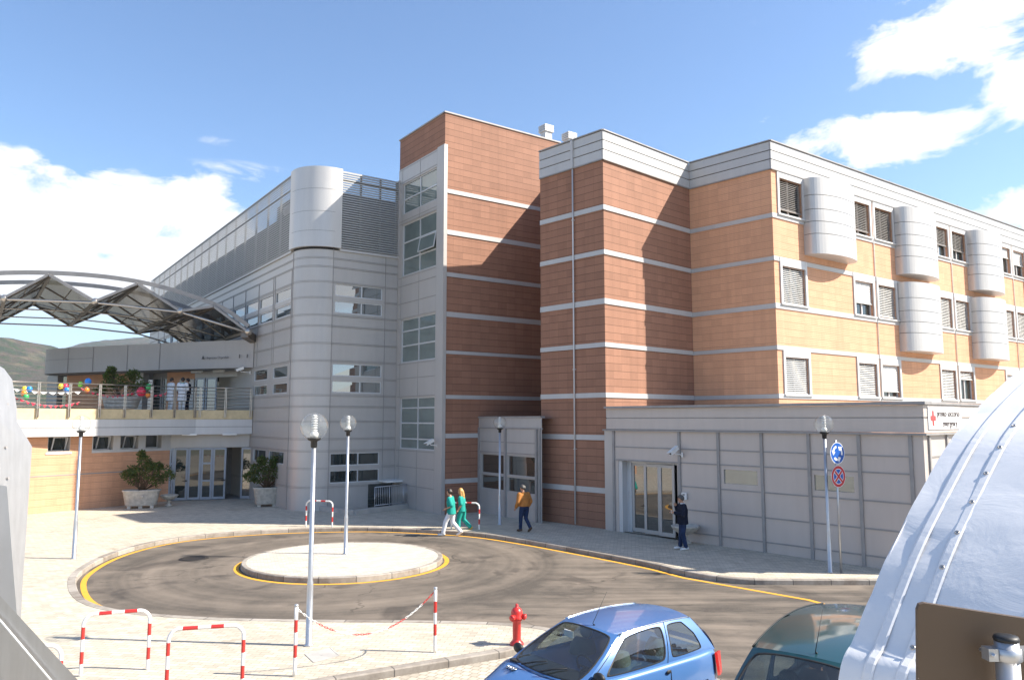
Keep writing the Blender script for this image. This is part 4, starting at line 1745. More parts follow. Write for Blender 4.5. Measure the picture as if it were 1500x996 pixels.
# ------------------------------------------------------------------ street furniture
def lamp(x, y, rz, label, first=[None]):
    if first[0]:
        return dup(first[0], (x, y, 0), rz, label)
    t = thing('street_lamp', label, 'street lamp', (0, 0, 0), 'globe street lamps')
    b = MB()
    b.lathe([(.09, 0), (.09, .02), (.062, .04), (.06, 1.1), (.058, 1.14), (.047, 1.2), (.042, 3.72)], n=16)
    obj('pole', b, M['galv'], t)
    b = MB()
    b.lathe([(.05, 3.66), (.062, 3.68), (.062, 3.78), (.11, 3.80), (.13, 3.83), (.12, 3.85)], n=16)
    obj('collar', b, M['black'], t)
    b = MB()
    b.ball((0, 0, 4.06), .265, 32)
    bmesh.ops.delete(b.bm, geom=[v for v in b.bm.verts if v.co.z < 3.825], context='VERTS')
    g = obj('globe', b, M['globe'], t)
    b = MB()
    b.lathe([(.075, 3.85), (.08, 3.93), (.05, 3.97), (.03, 3.99)], n=16)
    for i in range(6):
        z = 3.98 + i * .045
        b.lathe([(.03, z), (.062, z + .006), (.062, z + .014), (.03, z + .03)], n=16)
    b.lathe([(.03, 4.24), (.06, 4.26), (.02, 4.29)], n=12)
    obj('bulb_louvre', b, M['wpaint'], g)
    first[0] = t
    t.location = (x, y, 0)
    t.rotation_euler = (0, 0, rz)
    return t


for px, py, lab in ((108, 818, 'globe street lamp beside the sunlit orange terrace wall'), (452, 945, 'nearest globe street lamp beside the red and white chain'), (506, 812, 'globe street lamp standing on the round traffic island'), (732, 768, 'farthest globe street lamp in front of the small grey annex'), (1216, 838, 'globe street lamp beside the two round traffic signs')):
    p = G(px, py)
    lamp(p.x, p.y, random.uniform(0, 6), lab)
lamps = [o for o in bpy.data.objects if o.name.startswith('street_lamp')]
for o in lamps:
    if o.location.x < -5 and abs(o.location.y - 24.3) < .3 and o.location.x > -8:
        o.location.z = .016


def hoop(w_, h, label, x, y, rz, cache={}):
    key = (w_, h)
    t = thing('hoop_barrier', label, 'hoop barrier', (x, y, 0), 'red and white hoop barriers')
    t.rotation_euler = (0, 0, rz)
    if key in cache:
        o = cache[key].copy()
        COL.objects.link(o)
        o.parent = t
        return t
    r = .17
    path = [(-w_ / 2, h * i / 40) for i in range(41) if h * i / 40 < h - r]
    path += [(-w_ / 2 + r - r * math.cos(a), h - r + r * math.sin(a)) for a in [math.pi / 2 * i / 8 for i in range(9)]]
    path += [(-w_ / 2 + r + (w_ - 2 * r) * i / 24, h) for i in range(1, 24)]
    path += [(-x_, z_) for x_, z_ in path[:len(path) - 23][::-1]]
    pts = [Vector((a, 0, c)) for a, c in path]
    L = 0
    acc = [0]
    for p, q in zip(pts, pts[1:]):
        L += (q - p).length
        acc.append(L)
    mis = []
    for i in range(len(pts) - 1):
        s = (acc[i] + acc[i + 1]) / 2
        a, c = path[i]
        if c < h - r * 1.2:
            red = (.18 < c < .38) or (.56 < c < .78)
            red = (int((h - .2 - c) / .2) % 2 == 0) and c > .1 and c < h - .2
        elif c > h - .01:
            red = (int((a + w_ / 2 - .2) / .2) % 2 == 0) and abs(a) < w_ / 2 - .2
        else:
            red = False
        mis.append(1 if red else 0)
    b = MB()
    b.tube(pts, .03, 12, True, mis)
    o = obj('tube', b, [M['wpaint'], M['red']], t)
    o.location = (0, 0, 0)
    b2 = o.data
    for v in b2.vertices:
        v.co.x += x
        v.co.y += y
    cache[key] = o
    b = MB()
    for s in (-1, 1):
        b.lathe([(.055, 0), (.055, .012), (.034, .016)], (x + s * w_ / 2, y, 0), n=12)
    return t


def hoop_at(p, q, h, label):
    p, q = Vector(p), Vector(q)
    m = (p + q) / 2
    hoop(round((q - p).length, 1), h, label, m.x, m.y, math.atan2(q.y - p.y, q.x - p.x))


hoop_at((-7.1, 13.03), (-6.16, 13.37), .98, 'red and white hoop barrier, middle one of three in front')
hoop_at((-5.27, 12.15), (-4.25, 12.4), .98, 'red and white hoop barrier nearest the leftmost chain post')
hoop_at((-7.5, 11.0), (-6.5, 11.35), .98, 'red and white hoop barrier half hidden by the metal housing')
hoop_at((-8.12, 30.6), (-7.05, 30.4), 1.0, 'red and white hoop barrier in the shade by the ramp')
hoop_at((-2.35, 29.95), (-1.25, 29.75), 1.0, 'red and white hoop barrier behind the two people in green')


def post(p, label):
    t = thing('chain_post', label, 'post', (p[0], p[1], 0), 'red and white posts holding a chain')
    b = MB()
    hs = [0, .14, .36, .58, .8, 1.0, 1.12]
    mi = [0, 0, 1, 0, 1, 0]
    zz = [0, .12, .3, .5, .7, .9, 1.12]
    b.tube([(p[0], p[1], z) for z in zz], .03, 12, True, [0, 0, 1, 0, 1, 0])
    obj('tube', b, [M['wpaint'], M['red']], t)
    b = MB()
    b.lathe([(.034, 1.115), (.036, 1.13), (.03, 1.15)], (p[0], p[1], 0), 12)
    obj('cap', b, M['galv'], t)


pA_, pB_ = Vector((-3.58, 13.03, 0)), Vector((-1.40, 14.32, 0))
post(pA_, 'red and white chain post beside the nearest street lamp')
post(pB_, 'red and white chain post left of the fire hydrant')
b = MB()
a_, c_ = pA_ + Vector((.03, 0, 1.06)), pB_ + Vector((-.03, 0, 1.06))
NL = 54
pts = []
for i in range(NL + 1):
    t = i / NL
    p = a_.lerp(c_, t)
    p.z -= .56 * 4 * t * (1 - t)
    pts.append(p)
for i in range(NL):
    p, q = pts[i], pts[i + 1]
    m = (p + q) / 2
    d = (q - p).normalized()
    s = d.cross(Vector((0, 0, 1))).normalized() if i % 2 else d.cross(d.cross(Vector((0, 0, 1)))).normalized()
    L = (q - p).length * .72
    ringp = [m + d * (L * math.cos(a)) + s * (.013 * math.sin(a)) for a in [2 * math.pi * j / 10 for j in range(11)]]
    b.tube(ringp, .0048, 5, False, mi=1 if (i // 7) % 2 else 0)
tag(obj('barrier_chain', b, [M['wpaint'], M['red']]), 'red and white plastic chain sagging between two striped posts', 'chain')

# hydrant
hp = G(757, 944)
t = thing('fire_hydrant', 'red cast iron fire hydrant at the edge of the pale pavement', 'fire hydrant', (hp.x, hp.y, 0))
b = MB()
b.lathe([(.13, 0), (.135, .03), (.12, .05), (.085, .085), (.078, .12), (.08, .42), (.095, .44), (.1, .455), (.1, .47)], (hp.x, hp.y, 0), 20)
obj('barrel', b, M['red'], t)
b = MB()
b.lathe([(.1, .47), (.115, .475), (.118, .5), (.105, .52), (.108, .6), (.1, .63), (.07, .67), (.04, .685), (.03, .7), (.028, .735), (.02, .745)], (hp.x, hp.y, 0), 20)
obj('bonnet', b, M['red'], t)
for a in (-.2, 1.9, 4.1):
    d = Vector((math.cos(a), math.sin(a), -.25)).normalized()
    c0 = Vector((hp.x, hp.y, .55))
    b = MB()
    b.tube([c0 + d * .08, c0 + d * .14, c0 + d * .142, c0 + d * .175, c0 + d * .176, c0 + d * .19], [.05, .05, .058, .058, .03, .03], 12)
    obj('nozzle', b, M['red'], t)

# traffic signs
sp_ = Vector((9.06, 21.5, 0))
sg = thing('traffic_sign_post', 'grey post carrying a blue roundabout disc above a red no stopping disc', 'road sign', tuple(sp_))
b = MB()
b.lathe([(.03, 0), (.03, 3.62)], sp_, 12)
obj('pole', b, M['galv'], sg)
M['sign_blue'] = plain('sign_blue', (.01, .10, .42), .35, 0, .03)
M['sign_white'] = plain('sign_white', (.85, .85, .85), .4, 0, .03)
M['sign_red'] = plain('sign_red', (.5, .02, .03), .4, 0, .03)
sn = Vector((.50, -.866, 0))
sx = Vector((.866, .50, 0))


def disc(b, c, r0, r1, off, mi, n=40):
    o = sn * off
    P = lambda r, k: c + o + sx * (r * math.cos(2 * math.pi * k / n)) + Vector((0, 0, r * math.sin(2 * math.pi * k / n)))
    for k in range(n):
        if r0 <= 0:
            b.face([c + o, P(r1, k), P(r1, k + 1)], None, mi)
        else:
            b.face([P(r0, k), P(r1, k), P(r1, k + 1), P(r0, k + 1)], None, mi)


def signplate(zc, name, lab):
    c = sp_ + Vector((0, 0, zc)) + sn * .045
    b = MB()
    b.tube([c - sn * .012, c + sn * .0], .3, 40, True, smooth=False)
    o = obj(name, b, M['galv'], sg)
    o['label'] = lab
    return c, o


c, so_ = signplate(3.26, 'sign_disc', 'blue disc with three white circling arrows')
b = MB()
disc(b, c, .285, .3, .003, 1)
disc(b, c, 0, .285, .003, 0)
for k in range(3):
    a0 = R(90 + 120 * k)
    A = lambda r, a: c + sn * .006 + sx * (r * math.cos(a)) + Vector((0, 0, r * math.sin(a)))
    n = 10
    for j in range(n):
        u, v = a0 + R(12) + R(58) * j / n, a0 + R(12) + R(58) * (j + 1) / n
        b.face([A(.15, u), A(.215, u), A(.215, v), A(.15, v)], None, 1)
    e = a0 + R(70)
    b.face([A(.10, e), A(.265, e), A(.185, e + R(38))], None, 1)
obj('arrow_face', b, [M['sign_blue'], M['sign_white']], so_)
c, so_ = signplate(2.62, 'sign_disc', 'red and blue disc with a red cross')
b = MB()
disc(b, c, .29, .3, .003, 2)
disc(b, c, .215, .29, .003, 1)
disc(b, c, .198, .215, .003, 2)
disc(b, c, 0, .198, .003, 0)
for s in (1, -1):
    d = (sx + Vector((0, 0, 1)) * s).normalized()
    q = d.cross(sn).normalized()
    for wd, off, mi in ((.048, .006 if s > 0 else .0065, 2), (.03, .009 if s > 0 else .0095, 1)):
        b.face([c + sn * off + d * i * .205 + q * j * wd for i, j in ((-1, -1), (1, -1), (1, 1), (-1, 1))], None, mi)
obj('cross_face', b, [M['sign_blue'], M['sign_red'], M['sign_white']], so_)
for z in (3.26, 2.62):
    b = MB()
    b.bar(sp_ + Vector((0, 0, z)) - sx * .12 + sn * .028, sp_ + Vector((0, 0, z)) + sx * .12 + sn * .028, .02, .03)
    obj('clamp', b, M['galv'], sg)

# emergency sign on the side of the low building
es = thing('emergency_sign', 'white sign with red cross reading pronto soccorso emergency', 'sign', tuple(fLS.pt(1.5, .07, 3.96)))
b = MB()
b.box(fLS, .22, 2.8, .062, .085, 3.92, 4.54)
obj('board', b, M['sign_white'], es)
b = MB()
for a in ((.48, .62, 4.02, 4.44), (.35, .475, 4.16, 4.3), (.625, .75, 4.16, 4.3)):
    b.box(fLS, a[0], a[1], .085, .091, a[2], a[3])
obj('red_cross', b, M['red'], es)
M['signink'] = plain('sign_ink', (.12, .09, .08), .6)
text('lettering', 'pronto soccorso', .265, fLS.pt(.84, .092, 4.28), fLS.d, (0, 0, 1), M['signink'], es)
text('lettering', 'emergency', .265, fLS.pt(1.82, .092, 4.0), fLS.d, (0, 0, 1), M['signink'], es, align='CENTER')


# security cameras
def cctv(p, d, label, side=(0, 0, 0)):
    p, d = Vector(p), Vector(d).normalized()
    t = thing('security_camera', label, 'security camera', tuple(p), 'white wall cameras')
    s = d.cross(Vector((0, 0, 1))).normalized()
    up = s.cross(d)
    b = MB()
    c = p + Vector((0, 0, .16))
    b.bar(c - d * .2, c + d * .2, .13, .12, up=up)
    b.bar(c - d * .2 + up * .068, c + d * .27 + up * .068, .16, .016, up=up)
    obj('housing', b, M['wpaint'], t)
    b = MB()
    b.tube([c + d * .2, c + d * .205], .045, 12)
    obj('lens', b, M['black'], t)
    b = MB()
    sv_ = Vector(side)
    b.tube([c - up * .06, c - up * .14, c - up * .16 + sv_ * .5, p + sv_], .022, 8)
    b.bar(p + sv_ - Vector((0, 0, .07)), p + sv_ + Vector((0, 0, .09)), .11, .05)
    obj('bracket', b, M['wpaint'], t)
    return t


cctv(fLB.pt(3.46, .36, 2.95), (-.72, -.45, -.5), 'white security camera above the glazed doors of the low building', -fLB.n * .3 + fLB.d * .12)
cctv(fTL.pt(.42, .4, 3.02), (-.75, -.55, -.45), 'white security camera on the silver pilaster of the tower', -fTL.n * .34 + Vector((.05, 0, 0)))
cctv(fL.pt(6.3, .6, 6.72), (-.9, -.25, -.35), 'white security camera above the upper terrace doors', -fL.n * .55)

# grey service cabinet on a stub by the tower
p = G(626, 748)
t = thing('service_box', 'pale grey service box on a short stub beside the silver pilaster', 'utility box', (p.x, p.y, 0))
f_ = Fr((p.x, p.y), 125.6, 1)
b = MB()
b.box(f_, -.22, .22, -.1, .1, .42, 1.12)
b.box(f_, -.2, .2, .1, .108, .45, 1.09)
obj('cabinet', b, M['wpaint'], t)
b = MB()
b.box(f_, -.06, .06, -.05, .05, 0, .42)
obj('stub', b, M['galv'], t)
p = fLB.pt(3.62, .0, 1.5)
t = thing('intercom_box', 'small white intercom box beside the emergency doors', 'intercom', tuple(p))
b = MB()
b.box(fLB, 3.55, 3.74, .023, .1, 1.42, 1.66)
obj('housing', b, M['wpaint'], t)
b = MB()
b.box(fLB, 3.6, 3.69, .1, .106, 1.55, 1.62)
obj('speaker_grille', b, M['trim'], t)

# ramp kerb with railing at the foot of the silver wall
rp = thing('basement_ramp', 'low concrete kerb around a basement ramp beside the silver wall', 'ramp', tuple(G(540, 745)))
k0, k1, k2 = G(465, 747), G(519, 754), G(612, 742)
b = MB()
for p, q in ((k0, k1), (k1, k2)):
    b.bar(p + Vector((0, 0, .1)), q + Vector((0, 0, .1)), .22, .22)
obj('kerb', b, M['concrete'], rp)
b = MB()
b.flat([(k0.x, k0.y), (k1.x, k1.y), (k2.x, k2.y), tuple(fM.pt(3.3, .4, 0))[:2], tuple(fM.pt(0, .5, 0))[:2]], .02)
obj('landing', b, M['concrete'], rp)
g0, g1, g2 = k1.lerp(k2, .3), k1.lerp(k2, .93), fTL.pt(3.2, .4, 0)
rr = thing('ramp_railing', 'galvanised vertical bar railing guarding the ramp by the silver wall', 'railing', tuple(g0))
b = MB()
for p, q in ((g0, g1), (g1, g2)):
    for z in (.3, 1.12):
        b.tube([p + Vector((0, 0, z)), q + Vector((0, 0, z))], .02, 6)
obj('rail', b, M['galv'], rr)
b = MB()
for p, q in ((g0, g1), (g1, g2)):
    n = max(2, int((q - p).length / .11))
    for i in range(n + 1):
        s_ = p.lerp(q, i / n)
        b.tube([s_ + Vector((0, 0, .3 if i % 8 else .02)), s_ + Vector((0, 0, 1.12))], .011 if i % 8 else .02, 5)
o = obj('baluster', b, M['galv'], rr)
b = MB()
b.box(fM, 2.6, 3.45, .02, .9, 1.2, 1.28)
tag(obj('ramp_canopy', b, M['wpaint']), 'small pale shelf roof above the ramp gate in the corner', 'canopy')
b = MB()
b.box(fM, 2.05, 3.3, .012, .04, .0, 1.1)
tag(obj('basement_door', b, M['glass']), 'dark glazed basement door behind the ramp railing', 'door')

M['ironwork'] = plain('cast_iron', (.035, .03, .027), .6, .4, .3, 8)
# manhole cover
b = MB()
mc = [G(x, y) for x, y in ((447, 958), (484, 949), (497, 960), (460, 970))]
b.flat([(p.x, p.y) for p in mc], .005)
q_ = [p for p in mc]
for p, q in zip(q_, q_[1:] + q_[:1]):
    b.bar(p + Vector((0, 0, .006)), q + Vector((0, 0, .006)), .025, .006)
c_ = sum(mc, Vector()) / 4
b.lathe([(.03, .006), (.03, .009)], c_, 10)
tag(obj('manhole_cover', b, M['concrete']), 'square paved manhole cover beside the nearest lamp', 'manhole cover')


p = G(284, 818, RZ)
t = thing('manhole_cover', 'round dark iron manhole cover in the asphalt left of the island', 'manhole cover', (p.x, p.y, RZ))
b = MB()
b.lathe([(.36, .002), (.36, .012), (.33, .014), (.325, .008), (.02, .008)], p, 28)
obj('lid', b, M['ironwork'], t)
b = MB()
b.lathe([(.44, .001), (.44, .01), (.37, .012)], p, 28, cap=False)
obj('frame', b, M['ironwork'], t)


# ------------------------------------------------------------------ planters and shrubs
def shrub(name, label, base, clumps, n, size, mat, stems=5, cat='shrub'):
    rnd = random.Random(hash((round(base[0], 2), n)) & 0xffff)
    t = thing(name, label, cat, tuple(base))
    base = Vector(base)
    b = MB()
    for c, r in clumps:
        c = base + Vector(c)
        for s in range(stems):
            tip = c + Vector((rnd.gauss(0, r * .45), rnd.gauss(0, r * .45), rnd.gauss(0, r * .45)))
            m = base.lerp(tip, .5) + Vector((rnd.gauss(0, .06), rnd.gauss(0, .06), 0))
            b.tube([base + Vector((rnd.gauss(0, .07), rnd.gauss(0, .07), 0)), m, tip], [.018, .012, .005], 5)
    obj('stems', b, M['bark'], t)
    b = MB()
    for i in range(n):
        c, r = clumps[rnd.randrange(len(clumps))]
        d = Vector((rnd.gauss(0, 1), rnd.gauss(0, 1), rnd.gauss(0, 1))).normalized()
        rad = r * rnd.uniform(.25, 1.0) ** .5 * (1 + .25 * noise.noise(d * 2.2 + Vector(c) * 3))
        p = base + Vector(c) + Vector((d.x, d.y, d.z * .85)) * rad
        q = (d * .6 + Vector((rnd.gauss(0, 1), rnd.gauss(0, 1), rnd.gauss(.2, .8)))).normalized()
        s_ = q.orthogonal().normalized()
        s_ = Matrix.Rotation(rnd.uniform(0, 6.28), 3, q) @ s_
        L = size * rnd.uniform(.6, 1.3)
        wv = s_ * L * .28
        nn_ = q.cross(s_) * L * .1
        f = b.face([p, p + q * L * .45 + wv + nn_, p + q * L, p + q * L * .45 - wv + nn_], None, 0 if rnd.random() < .7 else 1)
    obj('leaves', b, mat, t, normals=False)
    return t


def trough(name, label, c, ang, L, W, H, cat='planter', round_=False):
    t = thing(name, label, cat, tuple(c))
    a = R(ang)
    dx, dy = Vector((math.cos(a), math.sin(a), 0)), Vector((-math.sin(a), math.cos(a), 0))
    b = MB()
    rings = []
    prof = [(.80, .12), (.83, .15), (.97, H - .1), (1.0, H - .08), (1.03, H - .05), (1.03, H), (.95, H), (.93, H - .12)]
    n = 36
    for f, z in prof:
        ring = []
        for k in range(n):
            th = 2 * math.pi * k / n
            e = .55
            x = math.copysign(abs(math.cos(th)) ** e, math.cos(th)) * L / 2 * f
            y = math.copysign(abs(math.sin(th)) ** e, math.sin(th)) * W / 2 * f
            ring.append(b.bm.verts.new(Vector(c) + dx * x + dy * y + Vector((0, 0, z))))
        rings.append(ring)
    for r0, r1 in zip(rings, rings[1:]):
        for k in range(n):
            b.bm.faces.new((r0[k], r0[(k + 1) % n], r1[(k + 1) % n], r1[k])).smooth = True
    b.bm.faces.new(rings[0][::-1])
    obj('bowl', b, M['stone'], t)
    b = MB()
    b.bm.faces.new([b.bm.verts.new(Vector(c) + dx * (math.cos(2 * math.pi * k / 24) * L / 2 * .93) + dy * (math.sin(2 * math.pi * k / 24) * W / 2 * .93) + Vector((0, 0, H - .09))) for k in range(24)])
    obj('soil', b, M['soil'], t)
    for sx_ in (-.6, .0, .6) if L > 1.3 else (-.55, .55):
        for sy_ in (-.5, .5):
            b = MB()
            f_ = Fr((c[0] + dx.x * sx_ * L / 2 + dy.x * sy_ * W / 2, c[1] + dx.y * sx_ * L / 2 + dy.y * sy_ * W / 2), ang, 1)
            b.box(f_, -.08, .08, -.08, .08, 0, .13)
            obj('foot', b, M['stone'], t)
    return t, dx, dy


fol = [M['leaf'], M['leaf2']]
pc = G(201, 745) + Vector((0, .35, 0))
t, dx, dy = trough('stone_planter', 'long pale stone trough planter by the orange wall', pc, 20, 1.65, .75, .86)
b = MB()
b.ball(pc - dy * .37 + dx * .05 + Vector((0, 0, .55)), .085, 12, s=(1, .35, 1))
obj('relief_boss', b, M['stone'], t)
shrub('shrub', 'leafy shrub with reddish blooms in the long stone trough', pc + Vector((0, 0, .78)),
      [((-.45, 0, .55), .3), ((-.5, .05, 1.0), .26), ((-.15, 0, .95), .3), ((.05, 0, 1.45), .28), ((.3, 0, 1.2), .25), ((.45, 0, .8), .4), ((.95, .1, .9), .42), ((.7, 0, .5), .35), ((1.25, 0, .75), .28), ((-.1, 0, 1.75), .18), ((-.75, 0, .8), .25), ((.75, 0, 1.2), .2)], 2600, .12, fol)
pc = G(387, 742) + Vector((0, .3, 0))
trough('stone_planter', 'square pale stone planter beside the rounded silver corner', pc, 20, 1.25, .95, .92)
shrub('shrub', 'dense green shrub in the square stone planter', pc + Vector((0, 0, .85)),
      [((-.4, 0, .6), .45), ((.3, 0, .75), .5), ((.6, 0, .9), .42), ((-.55, 0, .95), .3), ((.0, 0, 1.1), .4), ((.85, .1, .6), .3), ((.35, 0, 1.35), .25), ((-.85, 0, .55), .3), ((1.05, 0, .9), .25), ((-.3, 0, 1.35), .2)], 3000, .12, fol)
for (px, py, lab, s_, yo) in ((247, 741, 'small pale stone urn on a pedestal by the entrance doors', 1.0, 0), (1010, 802, 'pale stone urn behind the man in the dark jacket', 1.12, 1.0)):
    p = G(px, py)
    if yo:
        q = fLB.pt(3.95, .48, 0)
        p = Vector((q.x, q.y, 0))
    t = thing('stone_urn', lab, 'urn', tuple(p), 'stone urns beside the doors')
    b = MB()
    b.lathe([(.42 * s_, .5 * s_), (.43 * s_, .53 * s_), (.39 * s_, .55 * s_), (.36 * s_, .5 * s_), (.2, .42)], p, 24, cap=False)
    b.lathe([(.1 * s_, .28 * s_), (.24 * s_, .33 * s_), (.36 * s_, .42 * s_), (.42 * s_, .5 * s_)], p, 24, cap=False)
    obj('bowl', b, M['stone'], t)
    b = MB()
    b.lathe([(.17 * s_, 0), (.17 * s_, .06), (.1 * s_, .09), (.07 * s_, .16 * s_), (.09 * s_, .26 * s_), (.1 * s_, .29 * s_)], p, 16)
    obj('pedestal', b, M['stone'], t)
# terrace planter
pc = AT(177, 604, 39.5)
pc.z = ZF
trough('terrace_planter', 'long white planter behind the terrace railing', pc, 0, 1.9, .8, .72)
shrub('terrace_shrub', 'tall bushy shrub growing in the terrace planter', pc + Vector((0, 0, .6)),
      [((-.75, 0, .7), .4), ((-.3, 0, .9), .45), ((.2, 0, .9), .5), ((.7, 0, .8), .5), ((1.1, 0, .6), .4), ((-.6, 0, 1.5), .2), ((-.7, 0, 1.2), .25), ((.55, 0, 1.3), .3), ((-1.1, 0, .45), .3)], 2000, .14, fol)

# balloons and bunting
BC = {'blue': (.03, .25, .75), 'green': (.22, .6, .08), 'orange': (.85, .25, .03), 'yellow': (.8, .6, .05), 'red': (.75, .04, .09), 'darkgreen': (.05, .4, .12)}
for c in BC:
    M['bal_' + c] = plain('balloon_' + c, BC[c], .25, 0, .04)
for col, px, py, y, lab in (('blue', 129, 559, 36.9, 'blue balloon on the terrace railing, topmost of its cluster'), ('green', 118, 563, 36.8, 'light green balloon beside the blue one'), ('orange', 127, 571, 36.6, 'orange balloon under the blue one on the railing'),
                            ('yellow', 36, 570, 34.9, 'yellow balloon tied to the railing, left cluster'), ('blue', 43, 570, 34.7, 'blue balloon in the left cluster on the railing'), ('orange', 35, 576, 34.6, 'orange balloon below the yellow one'), ('darkgreen', 38, 581, 34.6, 'green balloon lowest in the left cluster'),
                            ('yellow', 89, 566, 36.2, 'yellow balloon between two railing posts'), ('red', 96, 566, 36.3, 'small red balloon beside the yellow one'), ('blue', 98, 571, 36.2, 'blue balloon below the small red one'),
                            ('red', 207, 574, 38.4, 'large pink red balloon near the terrace shrub'), ('darkgreen', 218, 567, 38.4, 'green balloon above an orange one by the shrub'), ('orange', 217, 579, 38.3, 'orange balloon below a green one by the shrub')):
    p = AT(px, py, y)
    r = .15 if lab.startswith(('large', 'blue balloon on', 'green balloon above')) else .125
    if 'large' in lab:
        r = .22
    b = MB()
    b.ball(p, r, 16, s=(1, 1, 1.15))
    b.lathe([(.02, -r * 1.2), (.005, -r * 1.1)], p, 8)
    tag(obj('balloon', b, M['bal_' + col]), lab, 'balloon', 'balloons tied along the terrace')
BL_ = ['white bunting flags strung from the metal housing to the light green balloon', 'pink bunting sagging lowest along the left part of the railing', 'pink bunting in front of the terrace shrub', 'short pink bunting between the large pink balloon and the white coats']
rnd = random.Random(3)
for (p0, p1, n, col0, sag) in (((5, 566, 34.2), (120, 573, 36.6), 9, 1, .15), ((20, 580, 34.6), (118, 588, 36.7), 12, 0, .3), ((118, 568, 36.6), (205, 572, 38.3), 12, 0, .3), ((205, 572, 38.4), (245, 574, 39.3), 6, 0, .2)):
    a, c = AT(*p0), AT(*p1)
    prev = None
    b = MB()
    for i in range(n + 1):
        t_ = i / n
        p = a.lerp(c, t_) - Vector((0, 0, sag * 4 * t_ * (1 - t_)))
        if prev is not None:
            b.tube([prev, p], .006, 4, mi=1)
            d = (p - prev) * .42
            m = (p + prev) / 2
            b.outline([m - d, m + d, m - Vector((rnd.uniform(-.05, .05), 0, .13))], Vector((.004, -.008, 0)), col0)
        prev = p
    tag(obj('bunting', b, [M['bal_red'], M['wpaint']]), BL_.pop(0), 'bunting', 'bunting strings on the terrace')

# ------------------------------------------------------------------ people
M['skin'] = plain('skin', (.48, .27, .18), .55, 0, .08)
M['eye'] = plain('dark_eye', (.02, .015, .012), .3)
M['scrub'] = plain('green_cotton', (.015, .30, .25), .8, 0, .12, 8, .3, .3)
M['wcotton'] = plain('white_cotton', (.72, .73, .75), .8, 0, .06, 8, .3, .3)
M['denim'] = plain('blue_denim', (.02, .035, .085), .85, 0, .25, 10, .2, .3)
M['suede'] = plain('tan_suede', (.42, .17, .04), .75, 0, .22, 6, .3, .4)
M['navy'] = plain('navy_wool', (.012, .015, .03), .85, 0, .2, 8, .2, .3)
M['hair_dark'] = plain('dark_hair', (.03, .02, .015), .5, 0, .2, 20)
M['hair_grey'] = plain('grey_hair', (.075, .07, .065), .5, 0, .25, 25)
M['hair_blond'] = plain('blond_hair', (.5, .27, .08), .45, 0, .25, 25)
M['yshoe'] = plain('yellow_clogs', (.65, .36, .02), .5)
M['wshoe'] = plain('white_trainers', (.7, .69, .67), .6)
M['bshoe'] = plain('brown_leather', (.08, .045, .025), .5)


def remesh(mb, vox, mats, name, parent, smooth=4, extra=None):
    me = bpy.data.meshes.new(name)
    bmesh.ops.recalc_face_normals(mb.bm, faces=mb.bm.faces[:])
    mb.bm.to_mesh(me)
    mb.bm.free()
    o = bpy.data.objects.new(name, me)
    COL.objects.link(o)
    m = o.modifiers.new('r', 'REMESH')
    m.mode = 'VOXEL'
    m.voxel_size = vox
    s = o.modifiers.new('s', 'SMOOTH')
    s.iterations = smooth
    s.factor = .5
    bpy.context.view_layer.update()
    m2 = bpy.data.meshes.new_from_object(o.evaluated_get(bpy.context.evaluated_depsgraph_get()))
    bpy.data.objects.remove(o)
    b = MB()
    b.bm.free()
    b.bm = bmesh.new()
    b.bm.from_mesh(m2)
    b.uv = b.bm.loops.layers.uv.get('UVMap') or b.bm.loops.layers.uv.new('UVMap')
    for f in b.bm.faces:
        f.smooth = True
    if extra:
        extra(b)
    return obj(name, b, mats, parent, normals=False)


def loft(b, secs, n=18):
    """secs: (centre, rx, ry, yaw)"""
    rings = []
    for c, rx, ry, yw in secs:
        cs, sn_ = math.cos(yw), math.sin(yw)
        ring = []
        for k in range(n):
            a = 2 * math.pi * k / n
            x, y = rx * math.cos(a), ry * math.sin(a)
            ring.append(b.bm.verts.new((c[0] + x * cs - y * sn_, c[1] + x * sn_ + y * cs, c[2])))
        rings.append(ring)
    for r0, r1 in zip(rings, rings[1:]):
        for k in range(n):
            b.bm.faces.new((r0[k], r0[(k + 1) % n], r1[(k + 1) % n], r1[k]))
    b.bm.faces.new(rings[0][::-1])
    b.bm.faces.new(rings[-1])


def limb(b, pts, rs, n=12):
    b.tube(pts, rs, n)
    for p, r in zip(pts, rs):
        b.ball(p, r * .99, 10)


